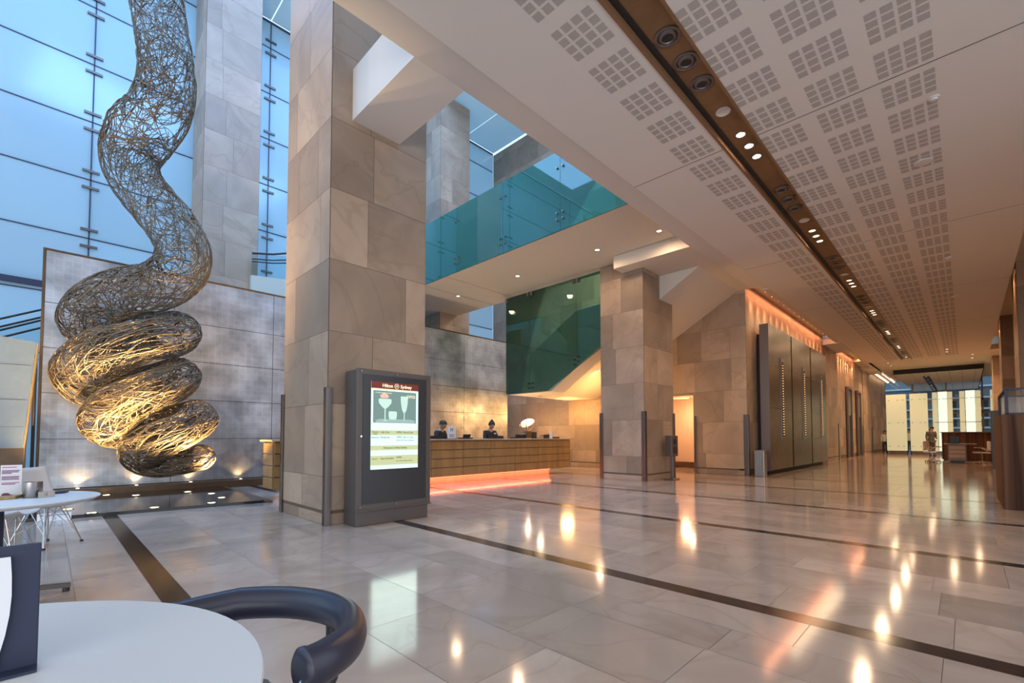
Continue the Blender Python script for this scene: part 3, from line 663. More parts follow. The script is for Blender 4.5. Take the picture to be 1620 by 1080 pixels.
# ------------------------------------------------------------------ woven sculpture
def world_pt(u, v, dep):
    A = math.radians(44.63); p = math.radians(2.05)
    F = Vector((math.cos(A) * math.cos(p), math.sin(A) * math.cos(p), math.sin(p))); R = Vector((math.sin(A), -math.cos(A), 0)); U = R.cross(F)
    return Vector((0, 0, 1.2)) + (F + R * (u - 810) / 726 - U * (v - 664) / 726) * dep
def build_sculpture():
    D = 8.7
    key = [(240, -70, 0, 36), (246, -20, 0, 36), (251, 20, 0, 36), (258, 60, 0, 36), (264, 105, 0, 37), (263, 145, .0, 38), (249, 182, .0, 40), (222, 213, 0, 43), (206, 248, 0, 38), (215, 285, 0, 36), (243, 322, 0, 36), (270, 355, 0, 37), (290, 392, 0, 37), (284, 428, .05, 37), (250, 452, .2, 37), (200, 462, .35, 37),
           (155, 482, .35, 37), (138, 512, .1, 35), (180, 524, -.35, 33), (235, 526, -.45, 31), (280, 524, -.2, 31), (268, 533, .25, 32), (225, 540, .6, 31), (165, 560, .6, 40), (130, 588, .25, 38), (150, 612, -.2, 34), (200, 614, -.45, 30), (245, 606, -.4, 29), (284, 594, -.05, 28),
           (268, 608, .35, 30), (225, 624, .6, 31), (188, 646, .5, 37), (172, 668, .1, 36), (215, 680, -.35, 31), (265, 674, -.35, 29), (312, 661, 0, 28), (296, 677, .35, 26), (258, 694, .5, 29), (228, 712, .2, 33), (240, 728, .0, 26), (275, 730, .05, 22), (305, 725, .05, 20), (338, 720, .05, 19)]
    P = [world_pt(u, v, D - d) for u, v, d, r in key]; Rr = [r / 726 * (D - d) for u, v, d, r in key]
    # catmull-rom
    pts = []; rad = []
    for i in range(len(P) - 1):
        p0, p1, p2, p3 = P[max(i - 1, 0)], P[i], P[i + 1], P[min(i + 2, len(P) - 1)]
        for k in range(8):
            t = k / 8
            pts.append(0.5 * ((2 * p1) + (-p0 + p2) * t + (2 * p0 - 5 * p1 + 4 * p2 - p3) * t * t + (-p0 + 3 * p1 - 3 * p2 + p3) * t ** 3))
            rad.append(Rr[i] * (1 - t) + Rr[i + 1] * t)
    pts.append(P[-1]); rad.append(Rr[-1])
    cum = [0]
    for a, b in zip(pts[:-1], pts[1:]): cum.append(cum[-1] + (b - a).length)
    fr = []; pa = Vector((1, 0, 0))
    for i in range(len(pts)):
        d = (pts[min(i + 1, len(pts) - 1)] - pts[max(i - 1, 0)]).normalized(); a = pa - d * pa.dot(d); a.normalize(); pa = a; fr.append((a, d.cross(a)))
    L = cum[-1]; step = L / 600; tab = []; j = 0
    for q in range(601):
        s = q * step
        while j < len(cum) - 2 and cum[j + 1] < s: j += 1
        t = (s - cum[j]) / max(1e-6, cum[j + 1] - cum[j]); t = min(1, max(0, t))
        tab.append((pts[j].lerp(pts[j + 1], t), fr[j][0].lerp(fr[j + 1][0], t).normalized(), fr[j][1].lerp(fr[j + 1][1], t).normalized(), rad[j] * (1 - t) + rad[j + 1] * t))
    def S(s, ph, dr=0.0):
        q = min(599.999, max(0, s / step)); k = int(q); t = q - k; a = tab[k]; b = tab[k + 1]
        c = a[0].lerp(b[0], t); x = a[1].lerp(b[1], t); y = a[2].lerp(b[2], t); r = a[3] * (1 - t) + b[3] * t
        e = min(1, max(0.02, (L - s) / .22)); r *= math.sqrt(1 - (1 - e) ** 2)      # closed rounded tip
        return c + (x * math.cos(ph) + y * math.sin(ph)) * (r + dr)
    g = random.Random(9); mb = MB(); vs = []; fs = []
    area = sum(2 * PI * .4 * step for _ in range(600)); n = int(area * 100)
    for _ in range(n):
        s = g.uniform(0, L); ph = g.uniform(0, 2 * PI); low = min(1, max(0, (s / L - .33) / .2)); th = g.gauss(0, .75 - .2 * low); dth = g.gauss(0, .35); ln = g.uniform(.25, .75) + .15 * low; K = 7
        if g.random() < .5: th += PI
        rr = g.uniform(.0055, .0105) * (1 + .12 * low); ds = ln / K; dr = g.uniform(-.012, .008); path = []
        for k in range(K + 1):
            path.append(S(s, ph, dr)); th += dth / K + g.gauss(0, .10)
            s += math.cos(th) * ds; ph += math.sin(th) * ds / .42
            if s < 0 or s > L: break
        if len(path) < 3: continue
        o = len(vs); m_ = len(path)
        for k, p in enumerate(path):
            d = (path[min(k + 1, m_ - 1)] - path[max(k - 1, 0)])
            if d.length < 1e-6: d = Vector((0, 0, 1))
            d.normalize(); a = d.cross(Vector((.3, .5, .8))).normalized(); b = d.cross(a); w_ = rr * (0.45 if k in (0, m_ - 1) else 1)
            for q in range(3): vs.append(p + (a * math.cos(q * 2.0944) + b * math.sin(q * 2.0944)) * w_)
        for k in range(m_ - 1):
            for q in range(3): fs.append((o + k * 3 + q, o + k * 3 + (q + 1) % 3, o + k * 3 + 3 + (q + 1) % 3, o + k * 3 + 3 + q))
    mb.v = vs; mb.f = fs; mb.m = [0] * len(fs); mb.t = [0.5] * len(fs)
    o = mb.build('hanging_sculpture', 'sculpt', None, (1.4, 10.9, .5), smooth=False)
    o.data.polygons.foreach_set('use_smooth', [True] * len(fs))
    tag(o, 'tall coiling sculpture of woven bronze strands hanging over the black base', 'sculpture')
build_sculpture()

# ------------------------------------------------------------------ reception desk
t = thing('reception_desk', (7.5, 9.5, 0), 'long amber panelled reception desk with coral light under it', 'desk')
mb = MB(); mb.box(3.35, 11.15, 9.36, 9.7, 0, .2); mb.build('plinth', 'desktop', t)
mb = MB(); mb.box(3.0, 12.03, 9.22, 9.76, .2, 1.10); mb.build('carcass', 'desktrim', t)
dx = [3.0, 3.66, 4.62, 5.58, 6.55, 7.52, 8.49, 9.45, 10.43, 11.4, 12.03]; dz = [.205, .43, .65, .87, 1.085]
for a, b in zip(dx[:-1], dx[1:]):
    for c, d in zip(dz[:-1], dz[1:]):
        m_ = MB(); m_.box(a + .006, b - .006, 9.195, 9.222, c + .008, d - .014); m_.build('front_panel', 'desk', t)
for c, d in zip(dz[:-1], dz[1:]):
    m_ = MB(); m_.box(2.975, 3.001, 9.23, 9.75, c + .008, d - .014); m_.build('side_panel', 'desk', t)
mb = MB(); mb.box(2.93, 12.1, 9.13, 9.84, 1.10, 1.135); mb.build('desk_top', 'desktop', t, bevel=.004)
mb = MB(); mb.box(3.3, 11.15, 9.335, 9.36, .168, .196); mb.build('light_strip', 'led', t)
l = light('desk_glow', 'AREA', (7.2, 9.30, .185), 55, (1, .17, .07), 7.9, (7.2, 9.30, 0), size_y=.08)

def small(name, label, cat, parts, group=None):
    """parts: list of (part_name, MB, material)"""
    c = Vector((0, 0, 0)); n_ = 0
    zmin = min(v.z for p in parts for v in p[1].v)
    for v in parts[0][1].v: c += v; n_ += 1
    c /= n_; c.z = zmin
    if len(parts) == 1: return tag(parts[0][1].build(name, parts[0][2], None, c, bevel=.003), label, cat, group)
    q = thing(name, c, label, cat, group)
    for pn, b, m_ in parts: b.build(pn, m_, q, bevel=.002)
    return q
ZT = 1.135
def sheet_sign(x, y, wd, hh, lab, txts=(), mt='paper'):
    q = thing('counter_sign', (x, y, ZT), lab, 'sign'); b = MB(); b.box(x - wd / 2, x + wd / 2, y, y + .012, ZT + .01, ZT + hh); b.build('card', mt, q)
    b = MB(); b.box(x - wd / 2 - .01, x + wd / 2 + .01, y - .03, y + .05, ZT, ZT + .01); b.build('base', 'black', q)
    for s_, sz, dz_ in txts: text(s_, sz, (x, y - .002, ZT + dz_), (PI / 2, 0, 0), ink, q, bold=True)
    return q
sheet_sign(7.33, 9.42, .26, .32, 'white printed sign card standing left on the reception counter', [('H', .13, .23), ('HONORS', .035, .13), ('CHECK IN', .035, .085), ('WELCOME', .03, .045)][:1])
q = bpy.data.objects['counter_sign']
m_ = MB()
for k in range(3): m_.box(7.25, 7.41, 9.417, 9.42, ZT + .05 + k * .028, ZT + .062 + k * .028)
m_.build('printed_lines', ink, q)
def pos_device(x, y, lab, wd=.22, k=0):
    a = MB(); a.box(x - wd, x + wd * .6, y - .1, y + .1, ZT, ZT + .035); b = MB(); b.prism([(x - .1, y - .02, ZT + .03), (x + .1, y - .02, ZT + .03), (x + .12, y - .05, ZT + .12), (x - .12, y - .05, ZT + .12)], (0, .05, 0))
    small('desk_phone', lab, 'phone', [('base', a, 'black'), ('screen', b, 'kioskglass')])
pos_device(7.85, 9.45, 'black desk phone right of the white sign card')
pos_device(9.85, 9.45, 'low black phone at the left of the dish lamp', .25)
def monitor(x, y, lab, wd=.42):
    a = MB(); a.box(x - wd / 2, x + wd / 2, y, y + .03, ZT + .01, ZT + .08); a2 = MB(); a2.box(x - wd / 2, x + wd / 2, y - .02, y + .12, ZT, ZT + .012)
    small('keyboard_tray', lab, 'tray', [('tray_back', a, 'black'), ('tray', a2, 'black')])
monitor(7.0, 9.5, 'flat black tray in front of the left receptionist', .6); monitor(9.0, 9.5, 'flat black tray in front of the right receptionist', .55)
def card_reader(x, y, lab):
    a = MB(); a.prism([(x - .17, y, ZT), (x + .17, y, ZT), (x + .2, y, ZT + .13), (x - .1, y, ZT + .11)], (0, .12, 0)); b = MB(); b.box(x - .2, x + .2, y + .02, y + .2, ZT, ZT + .03)
    small('card_reader', lab, 'card reader', [('housing', a, 'black'), ('foot', b, 'black')])
card_reader(9.98 + .15, 9.62, 'bulky black card reader just left of the dish lamp'); card_reader(11.15, 9.5, 'black card reader beside the upright white leaflet')
a = MB(); a.box(11.25, 11.37, 9.4, 9.43, ZT, ZT + .24); small('leaflet', 'upright white leaflet near the right end of the counter', 'leaflet', [('card', a, 'paper')])
a = MB(); a.box(11.42, 11.75, 9.42, 9.6, ZT, ZT + .05); small('document_tray', 'flat black tray at the right end of the counter', 'tray', [('tray', a, 'black')])
a = MB(); a.box(10.72, 10.95, 9.42, 9.45, ZT, ZT + .09); small('name_card', 'small pale card between the dish lamp and card reader', 'card', [('card', a, 'desktop')])
a = MB(); a.box(10.55, 10.72, 9.5, 9.65, ZT, ZT + .20); small('black_box', 'upright black box right behind the dish lamp base', 'box', [('box', a, 'black')])
for x_ in (5.2, 8.4, 11.4): light('soffit_fill', 'SPOT', (x_, 10.9, .9), 120, (1, .72, .42), .15, (x_, 10.4, 6), 130, .9)  # unseen spots added behind the desk to warm the cream soffit
# dish reflector lamp
t = thing('dish_lamp', (10.28, 9.5, ZT), 'table lamp with a tilted glowing dish reflector on the reception counter', 'table lamp')
mb = MB()
for k in range(5): mb.box(10.18 + k * .045, 10.215 + k * .045, 9.43, 9.57, ZT, ZT + .22)
mb.build('fluted_base', 'chrome', t)
mb = MB(); mb.cyl((10.3, 9.5, ZT + .2), (10.22, 9.47, ZT + .42), .02); mb.build('stem', 'brass', t)
mb = MB(); nrm = Vector((-.117, -.52, -.84)).normalized()
u_ = nrm.cross(Vector((0, 0, 1))).normalized(); v_ = nrm.cross(u_); c_ = Vector((10.27, 9.5, ZT + .48))
vs = []; fs = []
for i, (r_, d_) in enumerate([(.0001, -.09), (.08, -.08), (.15, -.05), (.215, 0.0), (.235, .012), (.228, .0), (.15, -.06), (.07, -.1), (.0001, -.11)]):
    for j in range(28):
        th = 2 * PI * j / 28; vs.append(c_ + u_ * r_ * math.cos(th) + v_ * r_ * math.sin(th) + nrm * d_)
mb.add(vs, [(i * 28 + j, i * 28 + (j + 1) % 28, i * 28 + 28 + (j + 1) % 28, i * 28 + 28 + j) for i in range(8) for j in range(28)])
mb.build('dish_reflector', 'whiteplastic', t, smooth=True)
mb = MB(); mb.ball(c_ + nrm * .0 - nrm * .03, .06); mb.build('bulb', 'lamp', t, smooth=True)
mb = MB(); mb.tube([c_ + u_ * .235 * math.cos(a_) + (-v_ * 0 + Vector((0, 0, -1))) * .26 * math.sin(a_) for a_ in [PI * k / 20 for k in range(21)]], .008, 6); mb.build('wire_yoke', 'brass', t, smooth=True)
mb = MB(); mb.cyl(c_ - nrm * .1, c_ - nrm * .14 + Vector((0, 0, .03)), .022); mb.build('finial', 'black', t)
light('dish_light', 'POINT', tuple(c_ + nrm * .10), 9, (1, .66, .42), .05)

# ------------------------------------------------------------------ people
def skinned(name, joints, bones, material, parent, sub=2):
    me = bpy.data.meshes.new(name + '_skel'); me.from_pydata([Vector(j[0]) for j in joints], bones, [])
    o = bpy.data.objects.new(name + '_skel', me); COL.objects.link(o)
    md = o.modifiers.new('skin', 'SKIN'); md.use_smooth_shade = True
    for i, j in enumerate(joints):
        r = j[1] if isinstance(j[1], tuple) else (j[1], j[1]); me.skin_vertices[0].data[i].radius = r
    me.skin_vertices[0].data[0].use_root = True
    sd = o.modifiers.new('sub', 'SUBSURF'); sd.levels = sub; sd.render_levels = sub
    dg = bpy.context.evaluated_depsgraph_get(); dg.update()
    nm = bpy.data.meshes.new_from_object(o.evaluated_get(dg)); bpy.data.objects.remove(o)
    nm.materials.clear(); nm.materials.append(M[material]); nm.name = name
    for p in nm.polygons: p.use_smooth = True
    q = bpy.data.objects.new(name, nm); COL.objects.link(q); q.parent = parent; WL[q] = WL[parent]; return q
def person(loc, rz, label, top='suit', bottom='suit', head_down=25, arms='desk', hair='bun', h=1.66):
    s = h / 1.72; t = thing('person', loc, label, 'person'); t.rotation_euler = (0, 0, rz)      # faces local -y
    hd = math.radians(head_down); neck = Vector((0, -.05, 1.46)); hc = neck + Vector((0, -.02 - .12 * math.sin(hd), .12 * math.cos(hd)))
    if arms == 'desk': la = [(.20, -.02, 1.38), (.25, -.10, 1.12), (.14, -.34, 1.12), (.12, -.41, 1.12)]; ra = [(-.20, -.02, 1.38), (-.25, -.10, 1.12), (-.14, -.34, 1.12), (-.12, -.41, 1.12)]
    else: la = [(.19, 0, 1.40), (.22, .02, 1.12), (.17, -.18, 1.02), (.12, -.26, 1.04)]; ra = [(-.19, 0, 1.40), (-.22, .02, 1.12), (-.21, -.03, .86), (-.20, -.05, .79)]
    J = [((0, 0, .95), (.15, .11)), ((0, .0, 1.15), (.125, .095)), ((0, -.02, 1.35), (.15, .10)), ((0, -.04, 1.47), .055), (tuple(neck.lerp(hc, .45)), .055), (tuple(hc), (.084, .099)), (tuple(hc + Vector((0, -.01, .075))), (.074, .086)),
         (la[0], .055), (la[1], .042), (la[2], .030), (la[3], .026), (ra[0], .055), (ra[1], .042), (ra[2], .030), (ra[3], .026),
         ((.09, 0, .88), .085), ((.10, -.01, .48), .058), ((.10, .02, .09), .040), ((.10, -.11, .04), .03), ((-.09, 0, .88), .085), ((-.10, -.01, .48), .058), ((-.10, .02, .09), .040), ((-.10, -.11, .04), .03)]
    B = [(0, 1), (1, 2), (2, 3), (3, 4), (4, 5), (5, 6), (2, 7), (7, 8), (8, 9), (9, 10), (2, 11), (11, 12), (12, 13), (13, 14), (0, 15), (15, 16), (16, 17), (17, 18), (0, 19), (19, 20), (20, 21), (21, 22)]
    for sx, hnd, prev in ((1, la[3], la[2]), (-1, ra[3], ra[2])):
        d = (Vector(hnd) - Vector(prev)).normalized(); side = d.cross(Vector((0, 0, 1))); 
        if side.length < .2: side = Vector((0, 1, 0))
        side.normalize(); root = 10 if sx == 1 else 14
        for k in range(5):
            off = (k - 2) * .017; ln = (.045, .075, .082, .076, .06)[k]
            p1 = Vector(hnd) + d * (.05 if k else .02) + side * off * sx; p2 = p1 + d * ln * .5 + Vector((0, 0, -.006)); p3 = p1 + d * ln * .95 + Vector((0, 0, -.028))
            if k == 0: p1 = Vector(hnd) + d * .02 + side * (-.034) * sx; p2 = p1 + d * .03 + side * (-.018) * sx; p3 = p2 + d * .02
            i0 = len(J); J += [(tuple(p1), .0115), (tuple(p2), .009), (tuple(p3), .0075)]; B += [(root, i0), (i0, i0 + 1), (i0 + 1, i0 + 2)]
    sc = lambda L_: [(tuple(Vector(a) * s), tuple(x * s for x in r) if isinstance(r, tuple) else r * s) for a, r in L_]
    body = skinned('body', sc(J), B, 'skin', t)
    K = [(a, tuple(x + .014 for x in r) if isinstance(r, tuple) else r + .013) for a, r in J[:15]]
    top_j = [K[0], K[1], K[2], ((0, -.03, 1.42), .085), K[7], K[8], (tuple(Vector(J[9][0])), J[9][1] + .011), K[11], K[12], (tuple(Vector(J[13][0])), J[13][1] + .011), ((0, 0, .84), (.165, .125))]
    skinned('jacket', sc(top_j), [(0, 1), (1, 2), (2, 3), (2, 4), (4, 5), (5, 6), (2, 7), (7, 8), (8, 9), (0, 10)], top, t)
    tr = [((0, 0, .93), (.165, .125)), ((.09, 0, .85), .10), ((.10, -.01, .48), .078), ((.10, .02, .08), .062), ((-.09, 0, .85), .10), ((-.10, -.01, .48), .078), ((-.10, .02, .08), .062)]
    skinned('trousers', sc(tr), [(0, 1), (1, 2), (2, 3), (0, 4), (4, 5), (5, 6)], bottom, t)
    for sx in (-1, 1):
        m_ = MB(); m_.ball(Vector((sx * .10, -.05, .045)) * s + WL[t], (.048 * s, .14 * s, .05 * s)); m_.build('shoe', 'black', t, smooth=True)
    R_ = Matrix.Rotation(hd * .8, 3, 'X')
    def hp(p): return (hc + Vector((0, 0, .02)) + R_ @ Vector(p)) * s
    # hair cap, open at the face
    vs = []; n = 20; fs = []
    for i in range(9):
        ph = PI * .62 * i / 8
        for j in range(n):
            th = 2 * PI * j / n; front = max(0, -math.sin(th)); ph2 = ph * (1 - .42 * front)
            vs.append(hp((.103 * math.sin(ph2) * math.cos(th), .118 * math.sin(ph2) * math.sin(th) + .012, .120 * math.cos(ph2) + .020)))
    fs = [(i * n + j, (i + 1) * n + j, (i + 1) * n + (j + 1) % n, i * n + (j + 1) % n) for i in range(8) for j in range(n)]
    m_ = MB(); m_.add([v + WL[t] for v in vs], fs)
    if hair == 'bun': m_.ball(hp((0, .10, .05)) + WL[t], .045)
    if hair == 'top': m_.ball(hp((0, .04, .125)) + WL[t], .05)
    m_.build('hair', 'hair', t, smooth=True)
    def face(nm, parts, mt):
        m_ = MB()
        for p, r in parts: m_.ball(hp(p) + WL[t], tuple(x * s for x in r), 8)
        m_.build(nm, mt, t, smooth=True)
    face('nose', [((0, -.108, -.012), (.013, .018, .022))], 'skin')
    face('eye', [((.033, -.094, .012), (.013, .008, .006)), ((-.033, -.094, .012), (.013, .008, .006))], 'hair')
    face('mouth', [((0, -.097, -.052), (.024, .008, .006))], mat('lips', (.32, .10, .09), .5))
    face('ear', [((.096, .01, .0), (.010, .018, .028)), ((-.096, .01, .0), (.010, .018, .028))], 'skin')
    return t
p1 = person((7.60, 10.30, 0), .35, 'receptionist in black with dark hair tied back, behind the white sign card', hair='bun', h=1.64)
p2 = person((9.46, 10.30, 0), -.1, 'receptionist in black with a name badge looking down, left of the dish lamp', hair='top', h=1.66)
m_ = MB(); m_.box(9.46 + .05, 9.46 + .13, 10.30 - .165, 10.30 - .15, 1.27, 1.30); m_.build('name_badge', 'paper', p2)

# ------------------------------------------------------------------ directory kiosk
t = thing('directory_sign', (3.46, 5.9, 0), 'tall grey freestanding directory sign with an illuminated menu screen', 'sign')
mb = MB(); mb.box(2.89, 4.03, 5.755, 6.10, 0, 2.1); mb.build('cabinet', 'kiosk', t, bevel=.006)
mb = MB(); mb.box(2.87, 4.05, 5.72, 5.755, .20, 2.11); mb.box(2.86, 4.06, 5.70, 5.72, .20, .22); mb.build('front_frame', 'kiosk', t, bevel=.004)
mb = MB(); mb.box(2.955, 3.965, 5.712, 5.722, .29, 2.04); mb.build('glass_front', 'kioskglass', t)
for x in (2.925, 3.46, 3.99):
    for z in (.26, 2.07):
        m_ = MB(); m_.cyl((x, 5.722, z), (x, 5.70, z), .012, n=10); m_.build('bolt', 'steel', t)
m_ = MB(); m_.cyl((2.925, 5.71, 1.2), (2.925, 5.69, 1.2), .014, n=10); m_.build('bolt', 'chrome', t)
SX0, SX1, SZ0, SZ1 = 3.07, 3.82, .75, 1.95; SY_ = 5.708
scr = MB(); scr.box(SX0, SX1, SY_, SY_ + .003, SZ0, SZ1)
scr = scr.build('screen', emat('screen_white', (.72, 1.0, .92), .85), t)
def sband(a, b, mt, x0=0, x1=1, nm='screen_band', dy=.001):
    H_ = SZ1 - SZ0; W_ = SX1 - SX0
    m_ = MB(); m_.box(SX0 + x0 * W_, SX0 + x1 * W_, SY_ - dy, SY_ - dy + .0008, SZ1 - b * H_, SZ1 - a * H_); return m_.build(nm, mt, scr)
tan = emat('screen_tan', (.70, .78, .42), .55); maroon = emat('screen_maroon', (.22, .03, .02), .5); photo = emat('screen_photo', (.17, .27, .25), .8); pale = emat('screen_pale', (.60, .86, .74), .72)
sband(0, .075, maroon); sband(.075, .085, emat('screen_gold', (.85, .8, .4), .7))
sband(.10, .47, photo, .04, .95)
sband(.555, .61, tan); sband(.73, .785, tan); sband(.845, .955, tan)
def blob(prof, cx, cz, mt, nm):
    """flat silhouette of a profile [(half width, z)] inside the picture area"""
    m_ = MB(); L_ = [(cx - r, SY_ - .003, cz + z) for r, z in prof] + [(cx + r, SY_ - .003, cz + z) for r, z in prof[::-1]]
    m_.prism(L_, (0, .0008, 0)); m_.build(nm, mt, scr)
blob([(.045, 0), (.008, .02), (.008, .17), (.05, .20), (.095, .25), (.10, .30), (.085, .31)], 3.28, SZ1 - .54, pale, 'picture_dessert_glass')
blob([(.05, .0), (.07, .03), (.02, .07)], 3.27, SZ1 - .22, emat('screen_pink', (.9, .55, .45), .7), 'picture_flower')
blob([(.05, 0), (.065, .05), (.065, .11), (.05, .12)], 3.40, SZ1 - .52, pale, 'picture_cup')
blob([(.04, 0), (.007, .01), (.007, .10), (.035, .14), (.055, .24), (.06, .33), (.05, .34)], 3.585, SZ1 - .52, pale, 'picture_flute')
blob([(.30, 0), (.32, .03), (.25, .05)], 3.45, SZ1 - .56, emat('screen_pale2', (.35, .50, .48), .7), 'picture_table')
fx = (PI / 2, 0, 0); gold = emat('screen_lettering', (.9, .85, .6), .9); dk = mat('screen_ink', (.03, .04, .04), .6)
def stext(s_, sz, fxp, fz, mt=dk, al='LEFT', **k): text(s_, sz, (SX0 + fxp * (SX1 - SX0), SY_ - .004, SZ1 - fz * (SZ1 - SZ0)), fx, mt, scr, 'lettering', al, **k)
stext('Hilton', .065, .22, .040, gold, 'LEFT', bold=True); stext('Sydney', .065, .60, .040, gold, 'LEFT', bold=True)
m_ = MB(); c0 = (SX0 + .52 * (SX1 - SX0), SY_ - .003, SZ1 - .038 * 1.2)
m_.tube([(c0[0] + .034 * math.cos(a_), c0[1], c0[2] + .034 * math.sin(a_)) for a_ in [2 * PI * k / 24 for k in range(25)]], .003, 4); m_.build('emblem_ring', gold, scr)
text('H', .05, c0, fx, gold, scr, 'emblem_letter', bold=True)
stext('zeta', .085, .74, .145, gold); stext('CHAMPAGNE AND DESSERT', .02, .08, .125, gold)
stext('Ground', .030, .02, .575); stext('Floor', .030, .05, .597); stext('Cafe Cino', .034, .19, .578); stext('OPEN  7am to 7pm', .034, .52, .578)
stext('Basement', .030, .01, .637); stext('Marble Bar', .034, .19, .637); stext('OPEN  5pm to Late', .034, .52, .635); stext('MUSIC FROM 9pm to Midnight', .022, .52, .672)
stext('Welcome to Hilton Sydney', .034, .5, .758, dk, 'CENTER')
stext('Level 2', .030, .02, .880); stext('Glass Breakfast', .034, .19, .880); stext('OPEN', .034, .52, .872); stext('6am to 10am Monday to Sunday', .020, .52, .912)
light('screen_glow', 'AREA', (3.45, 5.69, 1.3), 5, (.75, 1, .92), .7, (3.45, 4, 1.3), size_y=1.1)

# ------------------------------------------------------------------ grey box on post, bollard, lift panel
t = thing('post_box', (12.28, 5.85, 0), 'square grey dispenser box on a thin post in front of the second column', 'post box')
mb = MB(); mb.box(12.05, 12.5, 5.72, 5.98, 0, .02); mb.build('base_plate', 'paneledge', t)
mb = MB(); mb.box(12.245, 12.315, 5.82, 5.88, .02, .7); mb.build('post', 'steel', t)
mb = MB(); mb.box(12.08, 12.48, 5.76, 5.94, .65, 1.22); mb.build('box', 'kiosk', t, bevel=.01)
m_ = MB(); m_.box(12.10, 12.46, 5.752, 5.762, .67, 1.20); m_.build('front_plate', 'paneledge', t)
m_ = MB(); m_.cyl((12.28, 5.755, 1.05), (12.28, 5.742, 1.05), .09); m_.cyl((12.28, 5.755, .82), (12.28, 5.742, .82), .11); m_.build('round_opening', 'black', t, smooth=True)
t = thing('steel_bollard', (15.0, 4.35, 0), 'low brushed steel box post left of the lift panel', 'bollard')
mb = MB(); mb.box(15.02, 15.30, 4.28, 4.55, 0, .78); mb.build('post', 'steel', t, bevel=.008)
mb = MB(); mb.box(15.31, 15.45, 4.32, 4.5, .5, .79); mb.build('hook_plate', 'paneledge', t)
t = thing('lift_panel', (19.9, 4.45, 0), 'large bronze panel with three tall slots of gold beads on the lift wall', 'wall panel')
px_ = [15.75, 18.4, 21.2, 24.0]
mb = MB(); mb.box(15.75, 24.0, 4.40, 4.56, .12, 4.74); mb.build('backing', 'paneledge', t)
mb = MB(); mb.box(16.1, 23.8, 4.45, 4.6, 0, .12); mb.box(16.1, 23.8, 4.56, 4.74, .3, 4.5); mb.build('wall_bracket', 'dark', t)
slots = [(16.98, 17.36), (19.88, 20.26), (22.85, 23.2)]
for k in range(3):
    a, b = px_[k] + (.02 if k == 0 else .07), px_[k + 1] - (.0 if k == 2 else .07); s0, s1 = slots[k]
    zr = [.14, 1.1, 2.1, 3.45, 4.74]
    m_ = MB(); g = random.Random(k)
    for c, d in zip(zr[:-1], zr[1:]):
        lo, hi = max(c, 1.12), min(d, 3.77)
        t1 = g.random()
        m_.box(a, s0, 4.30, 4.40, c + .004, d - .004, t=t1); m_.box(s1, b, 4.30, 4.40, c + .004, d - .004, t=t1)
        if c < 1.12: m_.box(s0, s1, 4.30, 4.40, c + .004, min(d, 1.12) - .002, t=t1)
        if d > 3.77: m_.box(s0, s1, 4.30, 4.40, max(c, 3.77) + .002, d - .004, t=t1)
    m_.build('bronze_leaf', 'panelmetal', t)
    m_ = MB(); m_.box(s0 - .02, s0 + .05, 4.27, 4.40, 1.10, 3.79); m_.box(s1 - .05, s1 + .02, 4.285, 4.40, 1.10, 3.79); m_.box(s0 + .05, s1 - .05, 4.285, 4.40, 3.68, 3.79); m_.box(s0 + .05, s1 - .05, 4.285, 4.40, 1.10, 1.2)
    fr_ = m_.build('slot_frame', 'guard', t); m_ = MB(); m_.box(s0 + .02, s1 - .02, 4.292, 4.40, 1.15, 3.75); m_.build('slot_back', 'dark', fr_)
    m_ = MB(); z = 1.26
    while z < 3.62: m_.ball(((s0 + s1) / 2 + .03, 4.278, z), (.028, .016, .017), 6); z += .085
    tag(m_.build('gold_beads', 'beads', fr_), kind='stuff')
m_ = MB(); m_.box(15.75, 15.77, 4.30, 4.40, .12, 4.74); m_.build('edge_plate', 'paneledge', t)
light('panel_glow', 'AREA', (20, 3.9, 5.4), 40, (1, .75, .45), 8, (20, 4.3, 0), size_y=.3)

# ------------------------------------------------------------------ far end: light boxes, desk, facade
def lightbox(x, y, wd, dep, rz, label, bright=False, z1=3.95):
    t = thing('light_box', (x, y, 0), label, 'light box', 'glowing glass screens at the far end'); t.rotation_euler = (0, 0, rz)
    L0 = Vector((x, y, 0))
    def B_(nm, boxes, mt, bevel=0):
        m_ = MB()
        for q in boxes: m_.box(x + q[0], x + q[1], y + q[2], y + q[3], q[4], q[5])
        return m_.build(nm, mt, t, bevel=bevel)
    B_('plinth', [(-dep / 2 + .08, dep / 2 - .08, -wd / 2 + .1, wd / 2 - .1, 0, .25)], 'brown')
    B_('front_panel', [(-dep / 2, -dep / 2 + .03, -wd / 2, wd / 2, .25, 2.08), (-dep / 2, -dep / 2 + .03, -wd / 2, wd / 2, 2.10, z1)], 'lightbright' if bright else 'lightbox')
    B_('side_panel', [(-dep / 2 + .03, dep / 2 - .03, wd / 2 - .03, wd / 2, .25, z1), (-dep / 2 + .03, dep / 2 - .03, -wd / 2, -wd / 2 + .03, .25, z1)], 'lightbox')
    B_('back_panel', [(dep / 2 - .03, dep / 2, -wd / 2, wd / 2, .25, z1)], 'lightbox')
    B_('cap', [(-dep / 2, dep / 2, -wd / 2, wd / 2, z1, z1 + .03)], 'lightbox')
    m_ = MB()
    for z in (.55, 2.1, 3.6):
        for yy in (-wd * .36, -wd * .1, wd * .36): m_.box(x - dep / 2 - .02, x - dep / 2, y + yy - .04, y + yy + .04, z - .02, z + .02)
    m_.build('glass_clip', 'steel', t)
    if bright:
        B_('bright_rail', [(-dep / 2 - .015, -dep / 2 - .005, -wd / 2, wd / 2, 2.08, 2.12)], 'steel')
